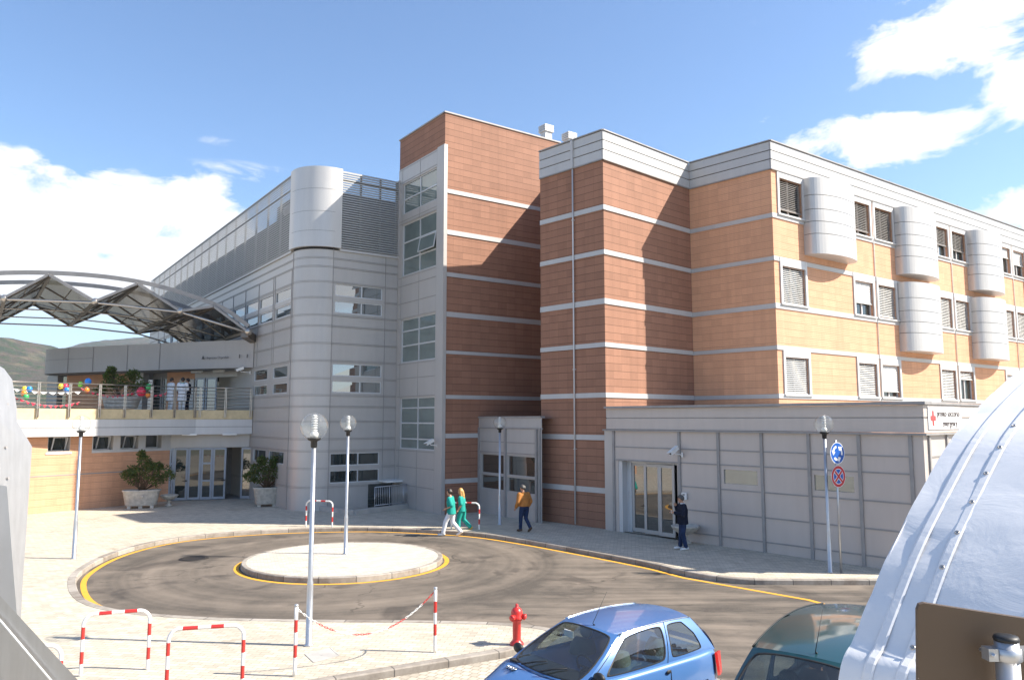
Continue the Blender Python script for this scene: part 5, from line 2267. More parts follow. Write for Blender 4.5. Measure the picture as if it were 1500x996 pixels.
def person(label, loc, rz, J, fit, group=None, scale=1.0):
    t = thing('person', label, 'person', (0, 0, 0), group)
    V = lambda k: Vector(J[k])
    pel, wai, che, sho, nek, hed = (V(k) for k in ('pelvis', 'waist', 'chest', 'shoulder', 'neck', 'head'))
    yaw = J.get('yaw', 0)
    b = MB()
    loft(b, [(pel - Vector((0, 0, .1)), .1, .085, 0), (pel, .155, .11, 0), (wai, .135, .095, yaw / 2), (che, .165, .115, yaw), (sho, .16, .085, yaw), (sho + Vector((0, 0, .05)), .08, .06, yaw)])
    limb(b, [sho, nek, hed - Vector((0, .01, .06))], [.07, .055, .05])
    for s in 'LR':
        limb(b, [V('sh' + s), V('el' + s), V('wr' + s)], [.058, .043, .028])
        limb(b, [V('hip' + s), V('kn' + s), V('an' + s)], [.088, .055, .038])
        limb(b, [V('an' + s), V('to' + s)], [.04, .03])
    hd = R(J.get('hyaw', 0))
    hf = Vector((-math.sin(hd), math.cos(hd), -J.get('nod', 0))).normalized()
    hr = Vector((math.cos(hd), math.sin(hd), 0))
    hu = hr.cross(hf)
    for c, r, s in (((0, 0, .03), .093, 1.0), ((0, .025, -.045), .066, 1.0), ((0, -.03, .02), .088, 1), ((0, .055, -.075), .032, 1), ((0, .098, -.012), .017, 1), ((0, .093, .01), .012, 1), ((.08, -.005, -.01), .022, 1), ((-.08, -.005, -.01), .022, 1)):
        b.ball(hed + hr * c[0] + hf * c[1] + hu * c[2], r, 12)

    def extra(bb):
        for s in 'LR':
            w_, e = V('wr' + s), V('el' + s)
            d = (w_ - e).normalized()
            up = Vector(J.get('palm' + s, (0, 0, 1)))
            sd_ = d.cross(up)
            sd_ = sd_.normalized() if sd_.length > .1 else Vector((1, 0, 0))
            pn = sd_.cross(d).normalized()
            pm = w_ + d * .05
            bb.ball(pm, .045, 10, s=(1, 1, 1))
            for v in bb.bm.verts[-1:]:
                pass
            for i, (o_, L) in enumerate(((-.03, .07), (-.01, .08), (.01, .076), (.03, .06))):
                p0 = pm + sd_ * o_ + d * .02
                p1 = pm + sd_ * o_ * 1.15 + d * (.045 + L * .35)
                p2 = p1 + (d * .75 - pn * .6).normalized() * L * .4
                p3 = p2 + (d * .3 - pn * .9).normalized() * L * .3
                bb.tube([p0, p1, p2, p3], [.0105, .01, .009, .007], 6)
            p0 = w_ + d * .03 + sd_ * .03
            bb.tube([p0, p0 + (sd_ + d * .6).normalized() * .035, p0 + (sd_ * .6 + d - pn * .3).normalized() * .065], [.013, .012, .009], 6)
        for sx_ in (-.034, .034):
            bb.ball(hed + hr * sx_ + hf * .086 + hu * .018, .011, 8, mi=1)
        bb.tube([hed - hr * .022 + hf * .083 - hu * .052, hed + hf * .09 - hu * .052, hed + hr * .022 + hf * .083 - hu * .052], .005, 5, mi=2)
    M.setdefault('lip', plain('lip', (.35, .12, .1), .5))
    remesh(b, .016, [M['skin'], M['eye'], M['lip']], 'body', t, 3, extra)
    # top garment
    hem = fit['hem']
    k = fit.get('loose', .03)
    b = MB()
    hz = pel.z + hem
    fl = fit.get('flare', 1.0)
    secs = []
    if hem < -.3:
        secs.append((Vector((pel.x, pel.y - .01, hz)), .185 * fl + k, .15 * fl + k, 0))
    secs += [(Vector((pel.x, pel.y, min(pel.z, hz + (.3 if hem < -.3 else 0)) if hem < 0 else hz)), .165 * fl + k, .125 * fl + k, 0), (wai, .15 + k, .115 + k, yaw / 2), (che, .17 + k, .125 + k, yaw), (sho - Vector((0, 0, .02)), .165 + k * .8, .095 + k * .7, yaw), (sho + Vector((0, 0, .045)), .085, .075, yaw)]
    secs.sort(key=lambda s_: s_[0][2])
    loft(b, secs)
    for s in 'LR':
        sh, el_, wr_ = V('sh' + s), V('el' + s), V('wr' + s)
        if fit['sleeve'] == 'short':
            limb(b, [sh, sh.lerp(el_, .5), sh.lerp(el_, .86)], [.078 + k * .3, .068 + k * .4, .066 + k * .5])
        else:
            q = el_.lerp(wr_, .93)
            limb(b, [sh, el_, el_.lerp(wr_, .5), q], [.074 + k * .5, .058 + k * .5, .05 + k * .5, .042 + k * .4])
    remesh(b, .016, fit['top'], fit['topname'], t, 3)
    # trousers
    b = MB()
    loft(b, [(pel - Vector((0, 0, .12)), .15, .12, 0), (pel, .172, .128, 0), (pel + Vector((0, 0, .1)), .155, .118, 0)])
    lo = fit.get('cuff', 1.0)
    for s in 'LR':
        hp_, kn, an = V('hip' + s), V('kn' + s), V('an' + s)
        q = kn.lerp(an, .93)
        limb(b, [hp_, hp_.lerp(kn, .5), kn, kn.lerp(an, .5), q], [.108, .096, .078 * lo, .07 * lo, .066 * lo])
    remesh(b, .016, fit['trousers'], 'trousers', t, 3)
    for s in 'LR':
        an, to = V('an' + s), V('to' + s)
        d = to - an
        b = MB()
        heel = an - d.normalized() * .06 + Vector((0, 0, -.035))
        limb(b, [heel, an.lerp(to, .35) + Vector((0, 0, -.02)), to], [.044, .05, .04])
        b.ball(an, .05, 10)
        remesh(b, .012, fit['shoes'], 'shoe', t, 2)
    # hair
    b = MB()
    for c, r in (((0, -.012, .055), .097), ((0, -.045, .02), .09), ((.045, -.02, .03), .07), ((-.045, -.02, .03), .07)):
        b.ball(hed + hr * c[0] + hf * c[1] + hu * c[2], r, 14)
    if fit.get('long'):
        limb(b, [hed - hf * .06, hed - hf * .1 - hu * .16, hed - hf * .13 - hu * .36], [.09, .085, .05])
        for sx_ in (-.07, .07):
            limb(b, [hed + hr * sx_ - hf * .01, hed + hr * sx_ * 1.1 - hf * .05 - hu * .16, hed + hr * sx_ - hf * .09 - hu * .3], [.05, .045, .03])
    remesh(b, .012, fit['hair'], 'hair', t, 2)
    if fit.get('collar'):
        b = MB()
        b.tube([sho + Vector((.07 * math.cos(a), .06 * math.sin(a), .055)) for a in [2 * math.pi * i / 12 for i in range(13)]], .022, 6, False)
        obj('collar', b, fit['collar'], t)
    if fit.get('phone'):
        w_ = V('wr' + fit['phone'])
        d = (w_ - V('el' + fit['phone'])).normalized()
        b = MB()
        c = w_ + d * .11
        b.box(Fr((c.x, c.y), 0, 1), -.03, .03, -.01, .005, c.z - .05, c.z + .06)
        ph = obj('mobile_phone', b, M['galv'], None)
        ph.parent = t
    t.location = loc
    t.rotation_euler = (0, 0, R(rz))
    t.scale = (scale,) * 3
    return t


def pose(**kw):
    J = dict(pelvis=(0, 0, .95), waist=(0, 0, 1.08), chest=(0, 0, 1.27), shoulder=(0, 0, 1.42), neck=(0, .01, 1.5), head=(0, .035, 1.62),
             shL=(-.185, 0, 1.4), elL=(-.24, -.03, 1.13), wrL=(-.24, .07, .9), shR=(.185, 0, 1.4), elR=(.24, -.03, 1.13), wrR=(.24, .07, .9),
             hipL=(-.09, 0, .9), knL=(-.1, .03, .5), anL=(-.1, 0, .09), toL=(-.11, .17, .04), hipR=(.09, 0, .9), knR=(.1, .03, .5), anR=(.1, 0, .09), toR=(.11, .17, .04))
    J.update(kw)
    return J


walkA = dict(knL=(-.09, .2, .53), anL=(-.09, .30, .10), toL=(-.1, .47, .055), knR=(.09, -.02, .5), anR=(.1, -.34, .16), toR=(.1, -.2, .05), pelvis=(0, 0, .93), hipL=(-.09, .02, .88), hipR=(.09, -.02, .88),
             waist=(0, .01, 1.06), chest=(0, .03, 1.25), shoulder=(0, .04, 1.4), neck=(0, .06, 1.48), head=(0, .09, 1.6))
J = pose(**walkA, shL=(-.185, .04, 1.38), elL=(-.25, -.08, 1.12), wrL=(-.2, .14, 1.03), shR=(.185, .04, 1.38), elR=(.25, .02, 1.1), wrR=(.2, .24, 1.0))
p = G(661, 785, RZ)
person('person in green tunic and white trousers walking left across the road', tuple(p), 78, J, dict(hem=-.12, flare=1.12, loose=.035, top=M['scrub'], topname='tunic', sleeve='short', trousers=M['wcotton'], cuff=1.12, shoes=M['wshoe'], hair=M['hair_dark'], collar=None), 'people walking in green hospital clothing')
J = pose(**{**walkA, 'knL': (-.09, .12, .5), 'anL': (-.09, .12, .09), 'toL': (-.1, .29, .045), 'anR': (.1, -.33, .2), 'toR': (.1, -.2, .06)}, shL=(-.16, .04, 1.36), elL=(-.21, -.04, 1.1), wrL=(-.2, .1, .9), shR=(.16, .04, 1.36), elR=(.21, 0, 1.1), wrR=(.2, .12, .9), hyaw=10)
p = G(677, 780, RZ)
person('person with long blond hair in green hospital clothes and yellow shoes', tuple(p), 70, J, dict(hem=-.1, flare=1.05, loose=.02, top=M['scrub'], topname='tunic', sleeve='short', trousers=M['scrub'], cuff=1.15, shoes=M['yshoe'], hair=M['hair_blond'], long=True), 'people walking in green hospital clothing', .97)
J = pose(**{**walkA, 'knL': (-.09, .1, .52), 'anL': (-.09, .12, .1), 'toL': (-.1, .28, .045), 'knR': (.09, .02, .5), 'anR': (.09, -.26, .17), 'toR': (.09, -.14, .05)}, hyaw=42, nod=.35, shL=(-.2, .04, 1.38), elL=(-.29, .0, 1.11), wrL=(-.27, .16, .92), shR=(.2, .04, 1.38), elR=(.29, -.02, 1.11), wrR=(.25, .1, .9))
p = G(768, 779, 0)
person('person in tan suede jacket and jeans walking away along the kerb', tuple(p), 38, J, dict(hem=.02, loose=.055, top=M['suede'], topname='jacket', sleeve='long', trousers=M['denim'], shoes=M['bshoe'], hair=M['hair_grey'], collar=M['suede']))
J = pose(hyaw=8, nod=.3, head=(0, .05, 1.61), shL=(-.2, .0, 1.4), elL=(-.26, .06, 1.14), wrL=(-.16, .3, 1.2), shR=(.2, 0, 1.4), elR=(.26, .08, 1.16), wrR=(.06, .2, 1.4), anL=(-.12, -.06, .09), toL=(-.15, .11, .04), anR=(.12, .07, .09), toR=(.14, .24, .04), palmL=(0, .3, 1))
p = G(1001, 805, 0)
person('person in dark navy jacket and jeans standing with a phone by the doors', tuple(p), 92, J, dict(hem=-.13, loose=.05, flare=1.05, top=M['navy'], topname='jacket', sleeve='long', trousers=M['denim'], cuff=1.08, shoes=M['wshoe'], hair=M['hair_grey'], collar=M['wcotton'], phone='L'))
for px, yd, rz, lab, fit in ((249, 40.2, -35, 'person in a long white coat with green trim, left of two on the terrace', dict(hem=-.42, flare=1.0, loose=.05, top=M['wcotton'], topname='coat', sleeve='long', trousers=M['wcotton'], shoes=M['wshoe'], hair=M['hair_dark'], collar=M['wcotton'])),
                             (266, 40.0, 15, 'person in a long white coat with green collar seen from behind on the terrace', dict(hem=-.42, flare=1.0, loose=.05, top=M['wcotton'], topname='coat', sleeve='long', trousers=M['wcotton'], shoes=M['wshoe'], hair=M['hair_dark'], collar=M['scrub'])),
                             (274, 40.6, 95, 'person in dark clothes beside the white coats on the terrace', dict(hem=-.05, loose=.04, top=M['navy'], topname='jacket', sleeve='long', trousers=M['navy'], shoes=M['bshoe'], hair=M['hair_dark'], collar=None))):
    p = AT(px, 600, yd)
    J = pose(hyaw=0, elL=(-.25, .02, 1.13), wrL=(-.16, .2, 1.05), elR=(.25, .02, 1.13), wrR=(.16, .2, 1.05))
    person(lab, (p.x, p.y, ZF), rz, J, fit, None, 1.0)


# ------------------------------------------------------------------ cars
def carpaint(name, col):
    k = NT(name)
    n = k.noise(k.objc(), 400, 2)
    k.l(k.mix(k.math('MULTIPLY', n, .25), col, tuple(min(1, c * 1.7 + .02) for c in col)), k.b.inputs['Base Color'])
    k.set(Roughness=.32, Metallic=.15, Coat_Weight=1.0, Coat_Roughness=.04)
    dust = k.noise(k.objc(), 3, 5)
    k.l(k.math('ADD', k.math('MULTIPLY', dust, .08), .02), k.b.inputs['Coat Roughness'])
    return k.m


M['car_glass'] = clear('car_glass', (.55, .62, .59), .05, 1.8, .01)
M['rubber'] = plain('black_rubber', (.012, .012, .013), .55)
M['interior'] = plain('car_interior', (.02, .02, .023), .8)
M['seat'] = plain('seat_cloth', (.10, .13, .13), .9)
M['tail'] = plain('tail_lamp', (.5, .02, .02), .15, 0, .05, 3, .5, 0, 1)
M['chrome'] = plain('chrome', (.7, .7, .7), .12, 1, .03)


def rayhit(c, ang, poly):
    d = (math.cos(ang), math.sin(ang))
    best = None
    for (x0, y0), (x1, y1) in zip(poly, poly[1:] + poly[:1]):
        ex, ey = x1 - x0, y1 - y0
        den = d[0] * ey - d[1] * ex
        if abs(den) < 1e-12:
            continue
        t = ((x0 - c[0]) * ey - (y0 - c[1]) * ex) / den
        u = ((x0 - c[0]) * d[1] - (y0 - c[1]) * d[0]) / den
        if t > 1e-9 and -1e-9 <= u <= 1 + 1e-9 and (best is None or t < best):
            best = t
    return (c[0] + d[0] * best, c[1] + d[1] * best)


def chaikin(p, n=3, r=.1):
    for _ in range(n):
        q = []
        for a, c in zip(p, p[1:] + p[:1]):
            q += [(a[0] + (c[0] - a[0]) * r, a[1] + (c[1] - a[1]) * r), (c[0] - (c[0] - a[0]) * r, c[1] - (c[1] - a[1]) * r)]
        p = q
        r = .25
    return p


def norm(f, s, t):
    e = 1e-3
    return ((f(s + e, t) - f(s - e, t)).cross(f(s, t + e) - f(s, t - e))).normalized()


def win_patch(body, gask, pane, f, rect, win, sgn, rub=.05):
    s0, s1, t0, t1 = rect
    rp = [(s0, t0), (s1, t0), (s1, t1), (s0, t1)]
    wp = chaikin(win)
    c = (sum(p[0] for p in wp) / len(wp), sum(p[1] for p in wp) / len(wp))
    angs = sorted({round(math.atan2(p[1] - c[1], p[0] - c[0]), 6) for p in wp} | {round(math.atan2(p[1] - c[1], p[0] - c[0]), 6) for p in rp})
    W_ = [rayhit(c, a, wp) for a in angs]
    O_ = [rayhit(c, a, rp) for a in angs]
    n = len(angs)
    K = 4

    def lp(a, b_, t):
        return (a[0] + (b_[0] - a[0]) * t, a[1] + (b_[1] - a[1]) * t)
    for i in range(n):
        j = (i + 1) % n
        for k in range(K):
            q = [lp(W_[i], O_[i], k / K), lp(W_[j], O_[j], k / K), lp(W_[j], O_[j], (k + 1) / K), lp(W_[i], O_[i], (k + 1) / K)]
            body.face([f(*x) for x in q]).smooth = True
        # gasket: from just outside the opening down to the glass
        N = lambda x: norm(f, *x) * sgn
        a, d = W_[i], W_[j]
        ao, do_ = lp(c, a, 1 + rub), lp(c, d, 1 + rub)
        ai, di = lp(c, a, 1 - rub * .6), lp(c, d, 1 - rub * .6)
        gask.face([f(*ao) + N(ao) * .002, f(*do_) + N(do_) * .002, f(*d) + N(d) * .007, f(*a) + N(a) * .007])
        gask.face([f(*a) + N(a) * .007, f(*d) + N(d) * .007, f(*di) - N(di) * .006, f(*ai) - N(ai) * .006])
        for k in range(3):
            r0, r1 = k / 3, (k + 1) / 3
            g = [lp(c, a, r0), lp(c, d, r0), lp(c, d, r1), lp(c, a, r1)]
            pts = [f(*x) - norm(f, *x) * sgn * .004 for x in g]
            if k == 0:
                pts = pts[1:]
            pane.face(pts).smooth = True


def smooth_body(b):
    bmesh.ops.remove_doubles(b.bm, verts=b.bm.verts[:], dist=.0008)


def car(name, label, P, paint, loc, rz, group=None):
    t = thing(name, label, 'car', (0, 0, 0), group)
    Cf, Rf, Rr, Tc = (Vector(P[k]) for k in ('Cf', 'Rf', 'Rr', 'Tc'))
    bow, crown, bb, bt = P['bow'], P['crown'], P['bb'], P['bt']

    def my(v, s):
        return Vector((v.x, v.y * s, v.z))

    def side(s_):
        def f(s, t_):
            bot = Cf.lerp(Tc, s) + Vector((0, P['belt_out'] * 4 * s * (1 - s), P['belt_dip'] * 4 * s * (1 - s)))
            top = Rf.lerp(Rr, s) + Vector((0, P['roof_out'] * 4 * s * (1 - s), bow * 4 * s * (1 - s)))
            p = bot.lerp(top, t_) + Vector((0, .035 * 4 * t_ * (1 - t_), 0))
            return my(p, s_)
        return f

    def wind(u, t_):
        y = u * 2 - 1
        bot = Vector((Cf.x + bb * (1 - y * y), Cf.y * y, Cf.z + .02 * (1 - y * y)))
        top = Vector((Rf.x + bt * (1 - y * y), Rf.y * y, Rf.z + crown * (1 - y * y)))
        p = bot.lerp(top, t_)
        p.y += .035 * 4 * t_ * (1 - t_) * y
        p += Vector((.03, 0, .03)) * (4 * t_ * (1 - t_)) * (1 - y * y)
        return p

    def rear(u, t_):
        y = u * 2 - 1
        bot = Vector((Tc.x - .08 * (1 - y * y), Tc.y * y, Tc.z))
        top = Vector((Rr.x - .06 * (1 - y * y), Rr.y * y, Rr.z + crown * (1 - y * y)))
        p = bot.lerp(top, t_)
        p.y += .035 * 4 * t_ * (1 - t_) * y
        return p - Vector((.05, 0, 0)) * 4 * t_ * (1 - t_)

    def roof(u, s):
        y = u * 2 - 1
        e = Rf.lerp(Rr, s) + Vector((0, P['roof_out'] * 4 * s * (1 - s), bow * 4 * s * (1 - s)))
        x = e.x + (bt * (1 - s) - .06 * s) * (1 - y * y)
        return Vector((x, e.y * y, e.z + crown * (1 - y * y)))
    body = MB()
    panes = []
    for s_ in (1, -1):
        f = side(s_)
        for rect, win in P['side_windows']:
            pn, gask = MB(), MB()
            win_patch(body, gask, pn, f, rect, win, s_, .045)
            panes.append(('side_window', pn, gask))
    pn, gask = MB(), MB()
    win_patch(body, gask, pn, wind, (0, 1, 0, 1), P['wind_win'], 1, .03)
    panes.append(('windscreen', pn, gask))
    pn, gask = MB(), MB()
    win_patch(body, gask, pn, rear, (0, 1, 0, 1), [(.12, .15), (.88, .15), (.84, .88), (.16, .88)], -1, .05)
    panes.append(('rear_window', pn, gask))
    n, m = 20, 20
    for i in range(n):
        for j in range(m):
            body.face([roof(a / n, c / m) for a, c in ((i, j), (i + 1, j), (i + 1, j + 1), (i, j + 1))]).smooth = True
    # lower body: stations front to rear
    st = P['stations']
    secs = []
    for x, wb, wm, wt, zb, zm, zt, zc in st:
        secs.append([(0, zb), (wb * .9, zb), (wb, zb + .05), (wm, zm - .12), (wm + .008, zm), (wm, zm + .1), ((wm + wt) / 2 + .01, zt - .06), (wt, zt), (wt * .82, zt + (zc - zt) * .5), (wt * .5, zt + (zc - zt) * .85), (0, zc)])
    xs = [s[0] for s in st]
    # interpolate the stations smoothly
    N = 10
    rows = []
    pts = [[Vector((x, y, z)) for y, z in sec] for x, sec in zip(xs, secs)]
    cols_ = list(zip(*pts))
    dense = [spline(c_, N) for c_ in cols_]
    rows = list(zip(*dense))
    # wheel arches are cut by dropping faces near the wheel centres
    for s_ in (1, -1):
        for r0, r1 in zip(rows, rows[1:]):
            for k in range(len(r0) - 1):
                q = [my(v, s_) for v in (r0[k], r0[k + 1], r1[k + 1], r1[k])]
                cx_ = sum((v for v in q), Vector()) / 4
                if any(math.hypot(cx_.x - wx, cx_.z - P['wz']) < P['wr'] * 1.16 and k < 6 for wx in P['wx']):
                    continue
                body.face(q).smooth = True
    for rr_ in (rows[0], rows[-1]):
        body.face([my(v, 1) for v in rr_] + [my(v, -1) for v in rr_[::-1]])
    smooth_body(body)
    bo = obj('body', body, paint, t)
    for nm, pn, gask in panes:
        go = obj(nm, pn, M['car_glass'], t)
        obj('gasket', gask, M['rubber'], go)
    # cabin
    b = MB()
    b.flat([(Cf.x + bb * .6, -Cf.y * .9), (Cf.x + bb * .6, Cf.y * .9), (Tc.x, Tc.y * .92), (Tc.x, -Tc.y * .92)], Cf.z - .012)
    fx = Fr((0, 0), 0, 1)
    b.box(fx, Cf.x - .32, Cf.x + bb * .5, -Cf.y * .9, Cf.y * .9, Cf.z - .06, Cf.z + .03)
    obj('interior', b, M['interior'], t)
    for sx_, yy in ((P['seat_x'], .34), (P['seat_x'], -.34), (P['seat_x'] - .85, .34), (P['seat_x'] - .85, -.34)):
        b = MB()
        z0 = Cf.z - .02
        b.tube([(sx_, yy, z0 - .1), (sx_ - .05, yy, z0 + .1), (sx_ - .08, yy, z0 + .2)], [.2, .19, .14], 12)
        b.ball((sx_ - .1, yy, z0 + .3), .11, 12, s=(.55, 1.1, .9))
        obj('seat', b, M['seat'], t)
    b = MB()
    wc = Vector((P['seat_x'] + .52, .34, Cf.z + .05))
    ring = [wc + Vector((.06 * math.sin(a), .18 * math.cos(a), .17 * math.sin(a))) for a in [2 * math.pi * i / 20 for i in range(21)]]
    b.tube(ring, .014, 6, False)
    b.tube([wc, wc + Vector((.2, 0, -.08))], .03, 8)
    for a in (0, math.pi):
        b.tube([wc, wc + Vector((0, .18 * math.cos(a), 0))], .015, 6)
    obj('steering_wheel', b, M['rubber'], t)
    for wx in P['wx']:
        for s_ in (1, -1):
            b = MB()
            y0, y1 = (P['wy'] - .17) * s_, P['wy'] * s_
            b.tube([(wx, y0, P['wz']), (wx, y0 + .02 * s_, P['wz']), (wx, y1 - .02 * s_, P['wz']), (wx, y1, P['wz'])], [P['wr'] * .93, P['wr'], P['wr'], P['wr'] * .93], 28)
            wo2 = obj('wheel', b, M['rubber'], t)
            b = MB()
            b.tube([(wx, y1 - .02 * s_, P['wz']), (wx, y1 + .006 * s_, P['wz'])], [P['wr'] * .64, P['wr'] * .58], 20)
            obj('rim', b, M['galv'], wo2)
    # mirrors, wipers, aerial, lamps, trim
    for s_ in (1, -1):
        b = MB()
        c = side(s_)(.06, .1) + Vector((.02, .10 * s_, .04))
        b.ball(c, .1, 14, s=(.55, 1.0, .72))
        b.tube([side(s_)(.05, .06), c], [.03, .03], 8)
        obj('mirror', b, M['rubber'], t)
        b = MB()
        xr = st[-1][0]
        b.outline([(Tc.x - .02, s_ * (Tc.y + .035), Tc.z - .02), (Tc.x + .1, s_ * (Tc.y + .075), Tc.z - .02), (Tc.x + .06, s_ * (Tc.y + .09), Tc.z - .34), (Tc.x - .06, s_ * (Tc.y + .03), Tc.z - .34)], (-.05, .008 * s_, 0))
        obj('tail_lamp', b, M['tail'], t)
        b = MB()
        xf = st[0][0]
        b.ball((xf - .16, s_ * st[1][3] * .82, st[1][6] - .07), .13, 16, s=(.7, 1, .75))
        obj('headlight', b, M['globe'] if False else M['chrome'], t)
        b = MB()
        f = side(s_)
        e_ = [f(s / 20, 1.0) + Vector((0, .004 * s_, .006)) for s in range(21)]
        b.tube(e_, .009, 6)
        obj('roof_trim', b, P.get('rooftrim', M['chrome']), t)
        # door shut lines
        for sl, sr in P['doors']:
            b = MB()
            ln = [f(sl, tt / 8) + Vector((0, .003 * s_, 0)) for tt in range(9)][::-1]
            x0 = ln[-1].x

            def bodyw(x, z):
                row = min(rows, key=lambda r_: abs(r_[0].x - x))
                best = min(row[2:8], key=lambda v: abs(v.z - z))
                return best.y
            ln += [Vector((x0 - .01, s_ * (bodyw(x0, z) + .004), z)) for z in (.84, .7, .55, .4)]
            b.tube(ln, .005, 5)
            obj('door_seam', b, M['rubber'], t)
        if P.get('handle'):
            b = MB()
            hx = P['handle']
            b.ball((hx, s_ * (st[3][2] + .012), .84), .05, 10, s=(1.0, .25, .55))
            obj('door_handle', b, M['rubber'], t)
    for y0, y1 in ((.1, .55), (-.45, .05)):
        b = MB()
        p0, p1 = wind((y0 + 1) / 2, .02), wind((y1 + 1) / 2, .2)
        b.tube([p0 + Vector((.03, 0, .02)), p0.lerp(p1, .5) + Vector((.02, 0, .025)), p1 + Vector((.006, 0, .012))], [.012, .009, .006], 6)
        obj('wiper', b, M['rubber'], t)
    b = MB()
    a0 = roof(.5 + P.get('aerial', 0), .04)
    b.tube([a0, a0 + Vector((.03, 0, .03)), a0 + Vector((-.25, 0, .42))], [.014, .005, .003], 6)
    obj('aerial', b, M['rubber'], t)
    if P.get('vents'):
        for i in range(3):
            b = MB()
            c = Vector((1.2 - .015 * i, -.36 - i * .075, .913 - i * .006))
            b.ball(c, .052, 12, s=(1, .42, .3))
            obj('bonnet_vent', b, M['rubber'], t)
            b = MB()
            b.tube([c + Vector((.05 * math.cos(a), .026 * math.sin(a), .012)) for a in [2 * math.pi * k / 14 for k in range(15)]], .007, 5, False)
            obj('vent_rim', b, M['chrome'], t)
    if P.get('card'):
        b = MB()
        q = wind(.36, .78) + Vector((-.03, 0, -.03))
        b.box(Fr((q.x, q.y), 90, 1), -.09, .09, -.004, .004, q.z - .05, q.z + .04)
        obj('parking_card', b, M['sign_white'], t)
    t.location = loc
    t.rotation_euler = (0, 0, rz)
    return t


blue = carpaint('blue_car_paint', (.062, .16, .38))
teal = carpaint('teal_car_paint', (.005, .045, .05))
PB = dict(Cf=(.98, .725, .93), Rf=(.13, .535, 1.375), Rr=(-1.36, .525, 1.385), Tc=(-1.66, .735, .93), bow=.035, crown=.035, bb=.14, bt=.07, belt_out=.03, belt_dip=.0, roof_out=.02,
          side_windows=[((0, .60, 0, 1), [(.135, .06), (.58, .08), (.555, .93), (.10, .90), ]), ((.60, 1, 0, 1), [(.635, .1), (.9, .14), (.9, .6), (.84, .92), (.625, .92)])],
          wind_win=[(.04, .03), (.96, .03), (.955, .96), (.045, .96)],
          stations=[(1.72, .5, .55, .45, .22, .42, .58, .60), (1.62, .62, .70, .62, .2, .5, .70, .73), (1.3, .70, .79, .70, .2, .55, .83, .88), (.98, .72, .81, .755, .2, .58, .925, .945), (.4, .73, .815, .775, .2, .58, .93, .93), (-.4, .73, .815, .775, .2, .58, .93, .93), (-1.2, .72, .81, .77, .2, .58, .935, .935), (-1.6, .68, .78, .745, .24, .58, .935, .935), (-1.72, .55, .7, .68, .3, .56, .80, .84)],
          wx=(1.12, -1.2), wy=.79, wz=.27, wr=.27, seat_x=.0, doors=[(.035, 0), (.60, 0)], handle=-.55, vents=True, card=True, aerial=.08)
zr = 1.375 + PZ
q0, q1, q2 = G(905, 930, zr), G(838, 906, zr), G(1012, 904, zr)
hd = math.atan2(*( (q0 - q2).normalized() + (Vector((q1.y - q0.y, -(q1.x - q0.x), 0))).normalized() * -1)[:2][::-1])
fw_ = (q0 - q2).normalized()
hd = math.atan2(fw_.y, fw_.x)
lf = Vector((-fw_.y, fw_.x, 0))
org = q0 - fw_ * PB['Rf'][0] - lf * PB['Rf'][1]
car('parked_car', 'small blue hatchback parked in front by the pale pavement', PB, blue, (org.x, org.y, PZ), hd, 'parked cars')
PV = dict(Cf=(1.38, .70, 1.0), Rf=(.62, .60, 1.66), Rr=(-1.75, .60, 1.72), Tc=(-1.95, .72, 1.0), bow=.11, crown=.05, bb=.16, bt=.10, belt_out=.03, belt_dip=0, roof_out=.03, rooftrim=M['rubber'],
          side_windows=[((0, .45, 0, 1), [(.12, .06), (.43, .07), (.43, .9), (.12, .88)]), ((.45, .74, 0, 1), [(.47, .07), (.72, .07), (.72, .9), (.47, .9)]), ((.74, 1, 0, 1), [(.765, .1), (.94, .12), (.93, .88), (.765, .9)])],
          wind_win=[(.04, .03), (.96, .03), (.955, .95), (.045, .95)],
          stations=[(2.0, .55, .62, .5, .25, .45, .62, .66), (1.9, .66, .74, .66, .22, .52, .78, .84), (1.65, .72, .8, .72, .22, .58, .92, .97), (1.38, .74, .83, .745, .22, .6, .99, 1.01), (.5, .75, .835, .765, .22, .6, 1.0, 1.0), (-.5, .75, .835, .765, .22, .6, 1.0, 1.0), (-1.4, .74, .83, .76, .22, .6, 1.0, 1.0), (-1.9, .7, .8, .74, .26, .6, 1.0, 1.0), (-2.02, .6, .74, .7, .3, .58, .9, .92)],
          wx=(1.35, -1.35), wy=.81, wz=.31, wr=.31, seat_x=.35, doors=[(.06, 0), (.45, 0), (.74, 0)], handle=-.45, aerial=.1)
zr = 1.66 + PZ
q0, q1, q2 = G(1103, 947, zr), G(1240, 977, zr), G(1185, 882, zr + .1)
sd3 = (q1 - q0)
fw_ = Vector((sd3.y, -sd3.x, 0)).normalized() * 1.0
fw2 = (q0 - q2).normalized()
if fw_.dot(fw2) < 0:
    fw_ = -fw_
fw_ = (fw_ + Vector((fw2.x, fw2.y, 0)).normalized()).normalized()
lf = Vector((-fw_.y, fw_.x, 0))
org = q0 - fw_ * PV['Rf'][0] + lf * PV['Rf'][1]
car('parked_car', 'dark teal people carrier half hidden by the white tent', PV, teal, (org.x, org.y, PZ), math.atan2(fw_.y, fw_.x), 'parked cars')

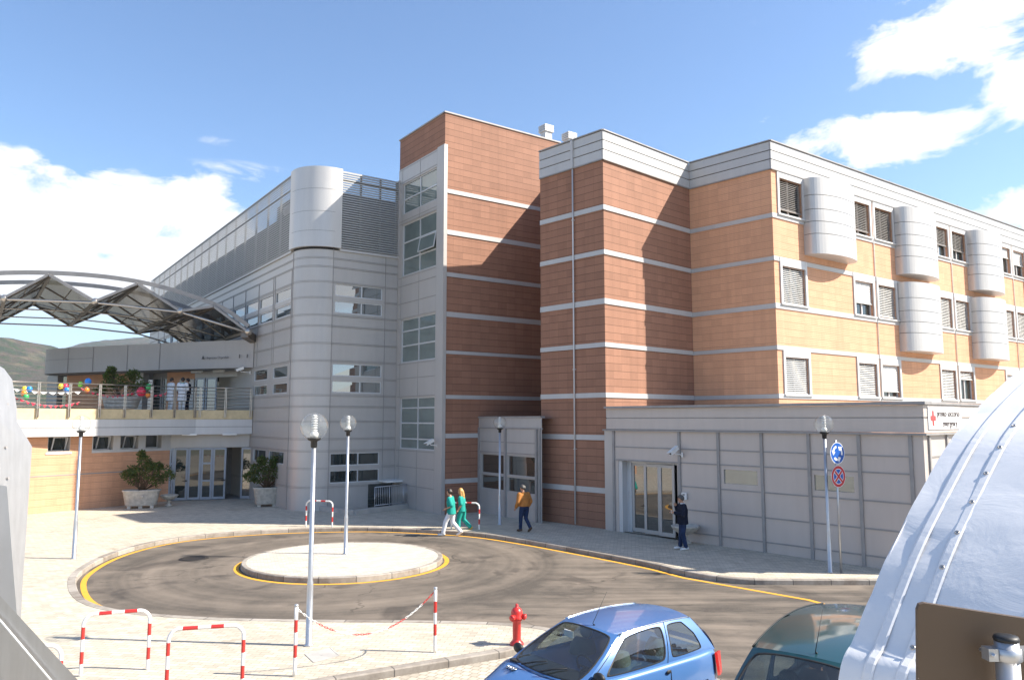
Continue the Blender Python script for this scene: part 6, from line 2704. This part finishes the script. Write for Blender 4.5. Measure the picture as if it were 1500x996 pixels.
# ------------------------------------------------------------------ white tent on the right
k = NT('white_pvc')
p_ = k.pos()
mp = k.n('ShaderNodeMapping')
mp.inputs['Scale'].default_value = (1, 1, 2.2)
k.l(p_, mp.inputs[0])
wr_ = k.noise(mp.outputs[0], 2.2, 6, .6, .5)
fi = k.noise(p_, 7, 4)
k.l(k.mix(k.ramp(k.noise(p_, 1.1, 5), .35, .7), (.74, .73, .73), (.82, .81, .80)), k.b.inputs['Base Color'])
k.set(Roughness=.38, Specular_IOR_Level=.5)
k.bump(k.math('ADD', wr_, k.math('MULTIPLY', fi, .06)), .22, .04)
M['pvc'] = k.m
O_ = Vector((1.96, 4.6, 0))
hx_ = Vector((math.cos(R(35)), math.sin(R(35)), 0))
ax_ = Vector((math.sin(R(35)), -math.cos(R(35)), 0))
prof = []
for x, y in ((1500, 538), (1462, 569), (1430, 600), (1390, 648), (1340, 735), (1306, 800), (1277, 868), (1250, 935), (1228, 996)):
    r = ray(x, y)
    nrm = ax_
    tt = nrm.dot(O_ - Vector((0, 0, 0))) / nrm.dot(Vector((r.x, r.y, 0)))
    h = Vector((0, 0, HC)) + r * tt
    prof.append(((Vector((h.x, h.y, 0)) - O_).dot(hx_), h.z))
prof = prof[::-1]
tl, zl = prof[0]
prof = [(tl - .5, 0), (tl - .42, .9), (tl - .25, 1.8)] + prof
tr_, zr_ = prof[-1]
prof += [(tr_ + .5, zr_ + .2), (tr_ + 1.1, zr_ + .27), (tr_ + 1.9, zr_ + .12), (tr_ + 2.6, zr_ - .35), (tr_ + 3.2, zr_ - 1.4), (tr_ + 3.5, 1.6), (tr_ + 3.6, 0)]
dn = spline([(a, c, 0) for a, c in prof], 6)


def tp(i, s, off=0.0):
    q = dn[i]
    t_ = (dn[min(i + 1, len(dn) - 1)] - dn[max(i - 1, 0)]).normalized()
    nx, nz = -t_.y, t_.x
    return O_ + hx_ * (q.x + nx * off) + ax_ * s + Vector((0, 0, q.y + nz * off))


tent = thing('field_tent', 'white plastic barrel tent filling the right edge', 'tent', tuple(O_ + hx_ * 2 + ax_ * 1.5))
b = MB()
S = [0, .025, .05, .075] + [.1 + .05 * i for i in range(70)]
rnd = random.Random(11)
grid = []
for i in range(len(dn)):
    row = []
    for s in S:
        wv = .005 * noise.noise(Vector((s * 5, i * .55, 1))) + .015 * noise.noise(Vector((s * 1.1, i * .2, 7)))
        if s < .1:
            wv += .006 * noise.noise(Vector((i * .45, s * 3, 3))) * (1 - s / .1)
        row.append(b.bm.verts.new(tp(i, s, wv)))
    grid.append(row)
for i in range(len(dn) - 1):
    for j in range(len(S) - 1):
        b.bm.faces.new((grid[i][j], grid[i + 1][j], grid[i + 1][j + 1], grid[i][j + 1])).smooth = True
obj('cover', b, M['pvc'], tent)
b = MB()
for i in range(0, len(dn) - 1):
    b.face([tp(i, .01), tp(i + 1, .01), O_ + hx_ * 1.7 + ax_ * .01 + Vector((0, 0, 0))])
obj('end_wall', b, M['pvc'], tent)
for s0 in (.135, .315, .95, 1.6):
    b = MB()
    for i in range(len(dn) - 1):
        for a, c, oa, oc in ((0, .012, .006, .011), (.012, .05, .011, .011), (.05, .062, .011, .006)):
            w1, w2 = s0 + a, s0 + c
            f = b.face([tp(i, w1, oa), tp(i + 1, w1, oa), tp(i + 1, w2, oc), tp(i, w2, oc)])
            f.smooth = True
    obj('seam_strip', b, M['pvc'], tent)
L = 0
nxt = .1
for i in range(len(dn) - 1):
    seg = (dn[i + 1] - dn[i]).length
    while nxt <= L + seg:
        f_ = (nxt - L) / seg
        q = tp(i, .345, .013).lerp(tp(i + 1, .345, .013), f_)
        q2 = tp(i, .345, .05).lerp(tp(i + 1, .345, .05), f_)
        d = (q2 - q).normalized()
        b = MB()
        ring = []
        u_ = d.orthogonal().normalized()
        v_ = d.cross(u_)
        b.tube([q + (u_ * math.cos(a) + v_ * math.sin(a)) * .011 for a in [2 * math.pi * k_ / 12 for k_ in range(13)]], .005, 6, False)
        b.tube([q - d * .002, q + d * .003], .006, 8)
        if 2.0 < q.z < 5.2 and q.x < 4.2 and dn[i].x < tr_ + .6:
            obj('press_stud', b, M['steel'], tent)
        nxt += .27
    L += seg
# dark board on a steel tube
M['board'] = plain('brown_board', (.085, .055, .033), .6, 0, .12, 2)
yb = 2.3
bd = thing('notice_board_back', 'dark brown board seen from behind on a steel tube', 'board', tuple(AT(1440, 990, yb)))
crn = [AT(1347, 996 + 260, yb), AT(1344, 893, yb), AT(1347, 885, yb), AT(1354, 883, yb), AT(1620, 924, yb), AT(1620, 1256, yb)]
b = MB()
b.outline(crn, (.004, .02, 0))
obj('panel', b, M['board'], bd)
pt_, pb_ = AT(1474, 938, yb - .06), AT(1474, 1300, yb - .06)
b = MB()
b.tube([(pt_.x, pt_.y, 0), (pt_.x, pt_.y, pt_.z)], .031, 20)
obj('tube', b, M['galv'], bd)
b = MB()
b.lathe([(.032, 0), (.034, .006), (.03, .014), (.012, .016)], pt_, 20)
obj('cap', b, M['black'], bd)
b = MB()
c = pt_ - Vector((0, 0, .035))
b.lathe([(.033, -.018), (.037, -.016), (.037, .016), (.033, .018)], c, 20)
b.bar(c - Vector((.035, 0, 0)), c - Vector((.062, 0, 0)), .035, .034)
b.bar(c + Vector((.035, 0, 0)), c + Vector((.062, 0, 0)), .035, .034)
b.tube([c + Vector((-.05, -.03, 0)), c + Vector((-.05, .04, 0))], .006, 8)
obj('clamp', b, M['galv'], bd)

# ------------------------------------------------------------------ brushed metal housing at the left edge
k = NT('brushed_aluminium')
mp = k.n('ShaderNodeMapping')
mp.inputs['Scale'].default_value = (4, 4, .6)
k.l(k.pos(), mp.inputs[0])
st_ = k.noise(mp.outputs[0], 14, 5, .65)
k.l(k.mix(st_, (.36, .35, .345), (.52, .51, .5)), k.b.inputs['Base Color'])
k.l(k.math('ADD', k.math('MULTIPLY', st_, .15), .3), k.b.inputs['Roughness'])
k.set(Metallic=.6)
k.bump(k.noise(k.pos(), 3, 3), .2, .02)
M['alu'] = k.m
ho = thing('metal_housing', 'brushed metal housing with a slanted corner at the left edge', 'metal housing', (-2.0, 2.4, 0))


def plate(name, pxs, y0, ext, mat, slope=.3):
    pts = []
    for x, y in pxs:
        p = AT(x, y, y0 + slope * (x / 100.0))
        pts.append(p)
    b = MB()
    b.outline(pts, ext)
    return obj(name, b, mat, ho)


plate('upper_plate', [(-60, 500), (6, 540), (18, 556), (25, 600), (25, 660), (-60, 660)], 2.92, (-.5, .02, 0), M['alu'])
plate('main_plate', [(-60, 570), (2, 578), (47, 654), (40, 760), (33, 860), (28, 960), (20, 1200), (-60, 1200)], 2.8, (-.5, .1, 0), M['alu'])
plate('recess_panel', [(-55, 700), (10, 712), (19, 830), (28, 940), (20, 1190), (-55, 1190)], 2.775, (-.4, .012, 0), M['galv'], 0.0)
for x, y in ((12, 618), (11, 592), (9, 655), (12, 700)):
    b = MB()
    p = AT(x, y, 2.9 + .3 * x / 100 if y < 630 else 2.79 + .3 * x / 100)
    b.tube([p, p + Vector((.004, -.002, 0))], .0045, 8)
    obj('rivet', b, M['trim'], ho)
# sloping handrail plate below
b = MB()
q = [AT(x, y, yy) for x, y, yy in ((-60, 812, 1.6), (0, 872, 1.6), (122, 1004, 1.6), (200, 1090, 1.6), (120, 1300, 1.6), (-60, 1300, 1.6))]
b.outline(q, (-.06, .03, 0))
obj('sloping_plate', b, M['alu'], ho)
b = MB()
q = [AT(x, y, 1.592) for x, y in ((-60, 850), (0, 908), (112, 1040))]
b.tube(q, .0022, 6)
obj('edge_bead', b, M['frame'], ho)

# ------------------------------------------------------------------ air
hz = bpy.data.materials.new('air')
hz.use_nodes = True
ht = hz.node_tree
for nd in list(ht.nodes):
    ht.nodes.remove(nd)
vo = ht.nodes.new('ShaderNodeVolumePrincipled')
vo.inputs['Color'].default_value = (.75, .83, .95, 1)
vo.inputs['Density'].default_value = .00011
vo.inputs['Anisotropy'].default_value = .2
ho_ = ht.nodes.new('ShaderNodeOutputMaterial')
ht.links.new(vo.outputs[0], ho_.inputs['Volume'])
b = MB()
b.abox(-2600, 2600, -300, 3200, -8, 300)
struct('haze', b, hz, 'stuff')
SC.cycles.volume_bounces = 0
